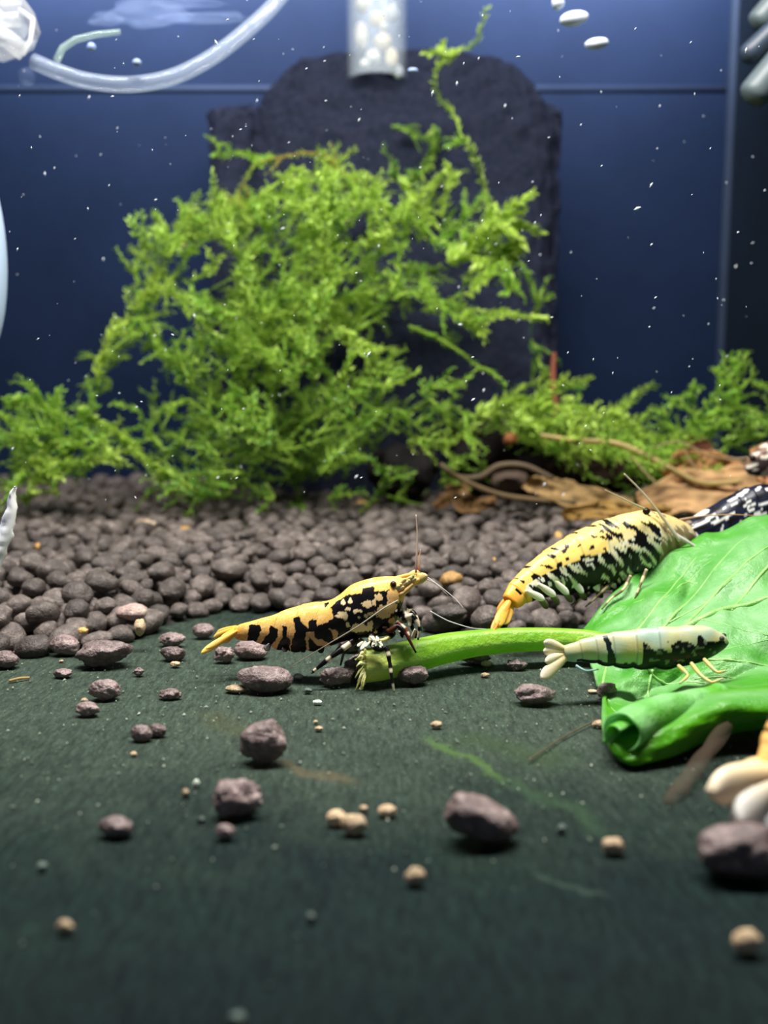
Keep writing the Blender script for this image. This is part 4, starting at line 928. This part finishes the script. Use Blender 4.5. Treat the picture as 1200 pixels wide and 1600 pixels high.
bl1 = [(*q4(a, b), c/4.615, d/4.615) for a, b, c, d in bl1]
def col1(x, y, t, k):
    wx = x+2.0*noise.noise(Vector((x*0.2, y*0.2, 0))); wy = y+2.0*noise.noise(Vector((x*0.2, y*0.2, 7)))
    for g in gold1:
        if inpoly(wx, wy, g): return srgb(240, 190, 130)
    for b in black1:
        if inpoly(wx, wy, b):
            for (cx, cy, rx, ry) in bl1:
                e = ((wx-cx)/rx)**2+((wy-cy)/ry)**2+0.8*noise.noise(Vector((x*0.28, y*0.28, cx)))
                if e < 0.95: return mixc(CREAM, srgb(235, 185, 120), min(1, max(0, (cx-560)/60)))
            return BLK
    base = mixc(GOLD, srgb(250, 190, 116), min(1, max(0, (0.86-k)*2.2)))
    base = mixc(base, ORG, max(0, 0.7-t*3))
    n_ = noise.noise(Vector((x*0.5, y*0.5, 3)))
    base = mixc(base, srgb(255, 232, 168), max(0, noise.noise(Vector((x*0.12, y*0.3, 8))))*0.9)
    return mixc(base, srgb(168, 106, 40), max(0, n_)*0.75)
dep1 = [D1+0.14, D1+0.12, D1+0.1, D1+0.08, D1+0.06, D1+0.04, D1+0.02, D1, D1-0.01, D1-0.02, D1-0.02, D1-0.02, D1-0.02]
body(s1, dor1, ven1, dep1, col1, nl=560, nr=170, wf=0.62, seg_t=(0.0, 0.56), step=0.03)
for a, b, w_ in [((371, 984, 9.08), (314, 1021, 8.95), 0.034), ((370, 986, 9.02), (322, 1014, 8.85), 0.03), ((368, 982, 9.12), (334, 996, 9.2), 0.032), ((368, 980, 9.14), (338, 991, 9.3), 0.036), ((370, 984, 9.08), (345, 1003, 9.05), 0.045)]:
    lobe(s1, a, b, w_, ORG, srgb(252, 214, 110))
eye(s1, 614.5, 913, 8.82, 0.030, (0.04, 0.014, 0.008)); eye(s1, 618, 911, 9.08, 0.030, (0.04, 0.014, 0.008))
for kx in range(9):
    x, y = 612+kx*3.2, 922-kx*2.2+(kx % 3)*3
    lobe(s1, (x, y, 8.83), (x+13, y-7-(kx % 2)*4, 8.81), 0.020, srgb(236, 190, 105), srgb(250, 226, 160), 'head_spine', 0.014)
lobe(s1, (628, 915, 8.88), (668, 899, 8.85), 0.05, srgb(235, 190, 90), srgb(252, 225, 150), 'antennal_scale'); lobe(s1, (626, 912, 8.98), (656, 893, 9.02), 0.045, srgb(235, 190, 90), srgb(252, 225, 150), 'antennal_scale')
lobe(s1, (615, 903, 8.95), (655, 896, 8.95), 0.02, GOLD, srgb(240, 190, 80), 'rostrum', 0.02)
for pts, r in [([(628, 920, 8.85), (640, 912, 8.84), (655, 905, 8.84)], 0.028), ([(622, 930, 8.85), (632, 925, 8.83), (645, 912, 8.83)], 0.03)]:
    limb(s1, pts, r, r*0.6, srgb(240, 205, 130), 'antenna_base')
AR = lambda a, b: (lambda t: mixc(a, b, min(1, t*2.5)))
limb(s1, [(650, 895, 8.85), (651, 870, 8.85), (652, 835, 8.85), (650, 804, 8.85)], 0.012, 0.004, AR(srgb(150, 60, 35), srgb(225, 200, 180)), 'antennule', HAIR)
limb(s1, [(655, 893, 8.9), (655, 875, 8.92), (657, 858, 8.95)], 0.010, 0.003, AR(srgb(150, 60, 35), srgb(200, 150, 110)), 'antennule', HAIR)
limb(s1, [(668, 902, 8.85), (690, 918, 8.8), (712, 936, 8.75), (724, 950, 8.7)], 0.005, 0.002, srgb(225, 220, 215), 'antenna', HAIR)
limb(s1, [(664, 904, 8.9), (680, 912, 8.95), (700, 930, 9.0)], 0.007, 0.003, srgb(225, 210, 195), 'antennule', HAIR)
limb(s1, [(622, 938, 8.72), (600, 950, 8.65), (560, 978, 8.6), (510, 1008, 8.6), (452, 1043, 8.75)], 0.008, 0.003, srgb(170, 160, 140), 'antenna', HAIR)
limb(s1, [(672, 955, 8.85), (700, 970, 8.85), (735, 981, 8.85), (760, 983, 8.9)], 0.006, 0.003, srgb(225, 225, 220), 'antenna', HAIR)
K = BLK; Wt = srgb(240, 225, 195)
limb(s1, [(558, 998, 8.85), (543, 1008, 8.8), (518, 1026, 8.75), (497, 1043, 8.75), (486, 1052, 8.75)], 0.032, 0.010, lambda t: Wt if (0.2 < t < 0.32 or 0.52 < t < 0.58 or 0.80 < t < 0.88) else (K if t < 0.95 else srgb(120, 130, 125)))
limb(s1, [(566, 998, 9.05), (556, 1012, 9.05), (538, 1020, 9.1), (532, 1040, 9.1)], 0.02, 0.008, bands(srgb(150, 145, 130), srgb(90, 95, 90), 3))
limb(s1, [(580, 992, 8.8), (583, 1008, 8.72), (592, 1015, 8.7), (604, 1013, 8.7), (609, 1035, 8.66), (612, 1058, 8.62), (616, 1082, 8.6)], 0.030, 0.009, lambda t: Wt if (0.06 < t < 0.12 or 0.55 < t < 0.6 or 0.74 < t < 0.78) else (srgb(190, 185, 150) if t > 0.9 else K))
limb(s1, [(592, 990, 8.85), (610, 985, 8.8), (622, 978, 8.78), (635, 992, 8.75), (650, 1020, 8.75)], 0.03, 0.008, bands(K, srgb(90, 50, 30), 2, 0.1))
limb(s1, [(600, 985, 8.9), (615, 990, 8.85), (600, 1000, 8.78), (578, 1003, 8.75)], 0.028, 0.012, bands(srgb(225, 215, 140), K, 2))
limb(s1, [(628, 968, 8.85), (645, 962, 8.8), (655, 980, 8.78), (653, 1000, 8.78)], 0.028, 0.008, bands(K, Wt, 3.2))
limb(s1, [(620, 972, 8.85), (635, 985, 8.8), (640, 1000, 8.78)], 0.024, 0.012, bands(srgb(120, 60, 30), Wt, 2.5))
limb(s1, [(624, 962, 8.9), (642, 955, 8.85), (652, 968, 8.8), (658, 985, 8.85)], 0.03, 0.010, bands(K, srgb(240, 225, 190), 2.3, 0.2))
limb(s1, [(618, 965, 9.05), (640, 972, 9.05), (648, 990, 9.05)], 0.028, 0.010, bands(K, Wt, 2.6, 0.4))
rl = random.Random(2)
for kx in range(14):
    x, y = rl.uniform(618, 650), rl.uniform(945, 985)
    lobe(s1, (x, y, 8.82+rl.uniform(-0.05, 0.15)), (x+rl.uniform(-6, 10), y+rl.uniform(8, 17), 8.8), 0.016, K if kx % 2 else srgb(245, 228, 195), Wt if kx % 3 == 0 else K, 'mouthpart', 0.012)
for kx in range(12):   # whitish claw brushes on the cut stalk end
    x, y = rl.uniform(566, 596), rl.uniform(994, 1006)
    lobe(s1, (x, y, 8.72), (x+rl.uniform(-9, 9), y+rl.uniform(5, 14), 8.68), 0.014, srgb(240, 236, 190), srgb(250, 250, 225), 'claw_brush', 0.01)
for kx in range(5):
    x = 415+kx*28; lobe(s1, (x+6, 1006+kx, 8.95), (x, 1017+kx, 8.9), 0.03, K, srgb(60, 55, 50), 'swimmeret', 0.012)

def striped(base, base2, dark, white, nx_, ang, thr=0.0, sx=0.075, seed=0):
    ca, sa = math.cos(ang), math.sin(ang)
    def f(x, y, t, k):
        u = (x*ca+y*sa)*sx*0.42; v = (-x*sa+y*ca)*sx*1.15
        n_ = noise.noise(Vector((u, v, seed)))+0.45*noise.noise(Vector((u*2.6, v*2.6, seed+3)))
        b = mixc(base2, base, min(1, max(0, (k-0.45)*2.5)))
        lim = thr+0.55*(k-0.62)
        if n_ > lim+0.0: return dark
        if n_ > lim-0.10 and k < 0.7: return white
        return b
    return f
# --- 2: sloping shrimp, tail down-left
s2 = thing('dwarf_shrimp', G(930, 960), 'yellow and black shrimp sloping up from the stalk with its orange tail down', 'shrimp')
dor2 = [(786, 932), (800, 908), (835, 874), (880, 843), (930, 818), (975, 803), (1010, 798), (1045, 806), (1080, 822)]
ven2 = [(806, 950), (826, 940), (856, 930), (895, 926), (940, 920), (985, 908), (1025, 892), (1062, 872), (1092, 846)]
dd2 = [9.75, 9.85, 10.0, 10.15, 10.3, 10.4, 10.5, 10.6, 10.7]
st2 = striped(srgb(248, 222, 140), srgb(244, 236, 205), BLK, srgb(244, 244, 232), 8, 0.72, -0.02, 0.10, 4)
def col2(x, y, t, k):
    if t < 0.14: 
        return BLK if (0.075 < t < 0.095 and 0.4 < k < 0.75) else mixc(srgb(250, 170, 60), GOLD, t*6)
    if t < 0.5 and k > 0.6: return mixc(GOLD, srgb(250, 225, 140), t) if noise.noise(Vector((x*.09, y*.12, 2))) < 0.22 else BLK
    if x > 1015: return mixc(st2(x, y, t, k), srgb(190, 165, 120), 0.5)
    return st2(x, y, t, k)
body(s2, dor2, ven2, dd2, col2, nl=300, nr=90, wf=0.66, seg_t=(0.0, 0.6), step=0.05)
for a, b, w_, c1 in [((797, 938, 9.75), (768, 990, 9.45), 0.05, srgb(240, 150, 60)), ((795, 940, 9.75), (776, 978, 9.5), 0.06, srgb(250, 190, 90)), ((800, 942, 9.8), (786, 975, 9.6), 0.06, srgb(250, 200, 110)), ((792, 935, 9.85), (780, 960, 9.8), 0.05, srgb(240, 150, 70))]:
    lobe(s2, a, b, w_, srgb(250, 175, 70), c1)
for kx in range(7):
    t_ = 0.17+kx*0.07; vx, vy = cat(ven2, t_); dx, dy = cat(dor2, t_); d_ = cat([(a,) for a in dd2], t_)[0]
    ax, ay = vx+(dx-vx)*0.34-6, vy+(dy-vy)*0.34
    lobe(s2, (ax, ay, d_-0.15), (vx+15, vy+1, d_-0.12), 0.038, srgb(250, 240, 205), srgb(246, 246, 235), 'side_plate', 0.02)
    lobe(s2, (vx+6, vy-6, d_-0.08), (vx+20, vy+15-kx, d_-0.02), 0.035, srgb(150, 140, 110), srgb(90, 84, 66), 'swimmeret', 0.02)
eye(s2, 1010, 799, 10.2, 0.04); eye(s2, 1018, 801, 10.8, 0.04)
limb(s2, [(1008, 796, 10.2), (985, 785, 10.1), (945, 765, 10.0)], 0.013, 0.004, srgb(215, 195, 160), 'antenna', HAIR)
limb(s2, [(1062, 845, 10.3), (1040, 815, 10.3), (1025, 795, 10.3), (1000, 765, 10.3), (975, 740, 10.3)], 0.018, 0.006, srgb(200, 190, 165), 'antenna', HAIR)
for pts in [[(985, 900, 10.1), (975, 920, 10.0), (955, 935, 9.95), (940, 952, 9.9)], [(1010, 890, 10.1), (1000, 915, 10.0), (992, 935, 9.95)], [(960, 905, 10.2), (935, 930, 10.1), (915, 948, 10.1)], [(930, 912, 10.2), (915, 930, 10.15), (893, 945, 10.1)]]:
    limb(s2, pts, 0.018, 0.007, bands(srgb(120, 110, 80), srgb(225, 210, 160), 2.5))
limb(s2, [(780, 970, 9.5), (772, 985, 9.4), (765, 994, 9.35)], 0.01, 0.004, srgb(240, 160, 80), 'tail_tip')
# --- 3: dark blue-black shrimp behind, head to the left
s3 = thing('dwarf_shrimp', P(1150, 880, 11.2), 'blue-black shrimp with white dashes behind the top of the lettuce', 'shrimp')
dor3 = [(1300, 775), (1260, 762), (1215, 757), (1180, 759), (1145, 772), (1110, 792), (1080, 810), (1052, 828), (1030, 850)]
ven3 = [(1300, 800), (1265, 820), (1225, 846), (1190, 858), (1155, 868), (1120, 878), (1090, 884), (1060, 882), (1036, 872)]
c3f = striped(srgb(30, 32, 48), srgb(24, 26, 36), BLK, srgb(225, 228, 230), 9, -0.55, -0.02, 0.12, 9)
def col3(x, y, t, k):
    u = (x*0.85-y*0.5)*0.05; v = (x*0.5+y*0.85)*0.2
    n_ = noise.noise(Vector((u, v, 2)))+0.3*noise.noise(Vector((u*3, v*2, 5)))
    if n_ > 0.22: return srgb(225, 226, 220)
    if x < 1075: return mixc(srgb(190, 160, 130), BLK, 0.5+0.5*(noise.noise(Vector((x*.1, y*.1, 1))) > 0))
    return srgb(26, 30, 48) if n_ > -0.2 else BLK
body(s3, dor3, ven3, [11.4, 11.35, 11.3, 11.2, 11.15, 11.1, 11.0, 10.95, 10.9], col3, nl=260, nr=80, wf=0.66, seg_t=(0, 0.5))
eye(s3, 1052, 836, 10.7, 0.04); eye(s3, 1060, 828, 11.1, 0.04)
lobe(s3, (1298, 788, 11.4), (1345, 800, 11.4), 0.12, BLK, srgb(90, 90, 100)); lobe(s3, (1298, 788, 11.4), (1340, 825, 11.3), 0.12, BLK, srgb(90, 90, 100)); lobe(s3, (1298, 788, 11.4), (1335, 775, 11.5), 0.12, BLK, srgb(90, 90, 100))
for kx in range(9):
    x = 1000+kx*11; lobe(s3, (x+12, 850+rl.uniform(-8, 14), 10.6), (x-8, 868+rl.uniform(-6, 12), 10.5), 0.04, srgb(225, 190, 150), srgb(245, 230, 205), 'mouthpart', 0.02)
limb(s3, [(1062, 812, 10.6), (1100, 806, 10.6), (1145, 804, 10.6), (1185, 806, 10.6)], 0.012, 0.004, srgb(190, 150, 110), 'antenna', HAIR)
limb(s3, [(1045, 830, 10.4), (1080, 850, 10.35), (1125, 880, 10.3)], 0.022, 0.012, srgb(200, 195, 185), 'antenna', HAIR)
# --- 4: pale shrimp lying on the leaf
s4 = thing('dwarf_shrimp', P(1000, 1045, 8.5), 'pale cream shrimp with dark belly lying across the lettuce leaf', 'shrimp')
dor4 = [(878, 1010), (915, 998), (950, 990), (1000, 983), (1050, 979), (1095, 977), (1122, 986), (1140, 1000)]
ven4 = [(884, 1032), (920, 1034), (955, 1040), (1000, 1043), (1050, 1043), (1090, 1036), (1116, 1024), (1138, 1010)]
def col4(x, y, t, k):
    wx = x+4*noise.noise(Vector((x*0.08, y*0.08, 0))); wy = y+4*noise.noise(Vector((x*.08, y*.08, 5)))
    if abs(wx-948-(wy-1010)*0.2) < 5 and wy > 992: return srgb(14, 28, 30)
    if k < 0.16+0.08*noise.noise(Vector((x*0.1, 0, 0))) and x > 900: return srgb(14, 26, 28)
    if x > 1000 and k < 0.62+0.45*noise.noise(Vector((x*0.06, y*0.06, 2))): return srgb(10, 16, 20) if noise.noise(Vector((x*.12, y*.16, 9))) < 0.25 else srgb(110, 120, 100)
    return mixc(srgb(206, 196, 138), srgb(168, 190, 172), min(1, max(0, 0.5+noise.noise(Vector((x*0.03, y*0.05, 3)))*1.3)))
body(s4, dor4, ven4, [8.35, 8.35, 8.35, 8.35, 8.35, 8.35, 8.35, 8.35], col4, nl=240, nr=70, wf=0.66, seg_t=(0, 0.6))
for a, b, w_ in [((882, 1014, 8.35), (850, 1003, 8.3), 0.045), ((880, 1018, 8.35), (849, 1017, 8.3), 0.045), ((880, 1022, 8.35), (852, 1034, 8.25), 0.04), ((884, 1026, 8.35), (845, 1060, 8.2), 0.055), ((882, 1024, 8.35), (858, 1048, 8.25), 0.05)]:
    lobe(s4, a, b, w_, srgb(240, 215, 160), srgb(245, 232, 205))
eye(s4, 1128, 998, 8.22, 0.022, (0.05, 0.05, 0.045)); eye(s4, 1131, 993, 8.45, 0.022, (0.05, 0.05, 0.045))
for pts in [[(1080, 1036, 8.25), (1095, 1055, 8.1), (1112, 1066, 8.0), (1130, 1060, 8.0)], [(1100, 1030, 8.25), (1120, 1050, 8.1), (1135, 1048, 8.05)], [(1060, 1040, 8.25), (1075, 1055, 8.1), (1062, 1068, 8.0)]]:
    limb(s4, pts, 0.017, 0.008, bands(srgb(230, 205, 130), srgb(200, 200, 140), 2))
limb(s4, [(900, 1040, 8.3), (915, 1048, 8.25), (935, 1046, 8.3)], 0.012, 0.006, srgb(150, 190, 185), 'swimmeret')
# --- 5: foreground orange-white tail at the right
s5 = thing('dwarf_shrimp', G(1250, 1290), 'blurred orange and white shrimp tail nearest the camera at the right edge', 'shrimp')
dor5 = [(1182, 1208), (1188, 1180), (1200, 1140), (1225, 1090), (1270, 1045), (1330, 1010), (1400, 1000), (1460, 1010), (1500, 1050)]
ven5 = [(1215, 1240), (1235, 1225), (1262, 1205), (1300, 1180), (1340, 1160), (1400, 1150), (1450, 1140), (1490, 1120), (1510, 1090)]
c5 = striped(srgb(250, 195, 110), srgb(250, 215, 150), BLK, CREAM, 6, 0.3, 0.15, 0.03, 3)
body(s5, dor5, ven5, [5.75, 5.8, 5.85, 5.9, 6.0, 6.1, 6.2, 6.3, 6.3], lambda x, y, t, k: srgb(250, 196, 116) if t < 0.22 else c5(x, y, t, k), nl=160, nr=60, seg_t=(0, 0.6))
for a, b, w_, c0, c1 in [((1208, 1205, 5.78), (1110, 1236, 5.50), 0.115, srgb(252, 210, 140), srgb(255, 238, 205)), ((1212, 1218, 5.75), (1150, 1284, 5.48), 0.115, srgb(250, 226, 175), srgb(250, 248, 240)), ((1222, 1226, 5.8), (1192, 1296, 5.55), 0.10, srgb(245, 225, 180), srgb(245, 245, 240)), ((1205, 1196, 5.85), (1160, 1215, 5.75), 0.09, srgb(250, 205, 130), srgb(252, 225, 165))]:
    lobe(s5, a, b, w_, c0, c1, thick=0.10)
limb(s5, [(1135, 1135, 7.2), (1105, 1175, 6.9), (1075, 1215, 6.6), (1042, 1262, 6.35)], 0.05, 0.05, srgb(84, 70, 54), 'antenna', mat('smoky_antenna', see_through(0.30, 0.9)))
# --- 6: shrimp at the right edge behind
s6 = thing('dwarf_shrimp', P(1220, 760, 13.5), 'brownish white-dashed shrimp cut off by the right edge above the dried leaves', 'shrimp')
dor6 = [(1162, 728), (1178, 706), (1200, 690), (1230, 678), (1270, 676), (1310, 690), (1340, 710)]
ven6 = [(1170, 742), (1190, 745), (1215, 742), (1245, 738), (1280, 735), (1315, 732), (1342, 722)]
def col6(x, y, t, k):
    n_ = noise.noise(Vector((x*0.05-y*0.03, x*0.05+y*0.14, 4)))
    return srgb(228, 222, 205) if n_ > 0.1 else (srgb(120, 90, 72) if k > 0.75 else srgb(58, 48, 48))
body(s6, dor6, ven6, [13.6]*7, col6, nl=140, nr=50, seg_t=(0, 0))
eye(s6, 1176, 716, 13.35, 0.05)
lobe(s6, (1335, 714, 13.6), (1375, 705, 13.6), 0.12, srgb(120, 90, 72), CREAM); lobe(s6, (1335, 716, 13.6), (1378, 725, 13.6), 0.12, srgb(120, 90, 72), CREAM)
limb(s6, [(1170, 715, 13.4), (1150, 716, 13.4), (1135, 712, 13.4), (1110, 700, 13.4)], 0.012, 0.005, srgb(180, 150, 120), 'antenna', HAIR)
# stray antenna lying on the mat
m = MB(); pts = [G(932, 1125, 0.02), G(880, 1152, 0.02), G(826, 1188, 0.02)]
m.tube([vcat(pts, i/16) for i in range(17)], 0.007, srgb(96, 84, 66), 5)
tag(m.build('shed_antenna', HAIR), 'thin brown shed antenna lying on the mat in front of the curl', 'antenna')
m = MB(); pts = [G(14, 1064, 0.01), G(30, 1060, 0.02), G(46, 1059, 0.01)]
m.tube([vcat(pts, i/10) for i in range(11)], 0.014, srgb(190, 165, 110), 5); tag(m.build('straw_fibre', DRY), 'thin tan fibre on the mat below the soil edge at far left', 'fibre')
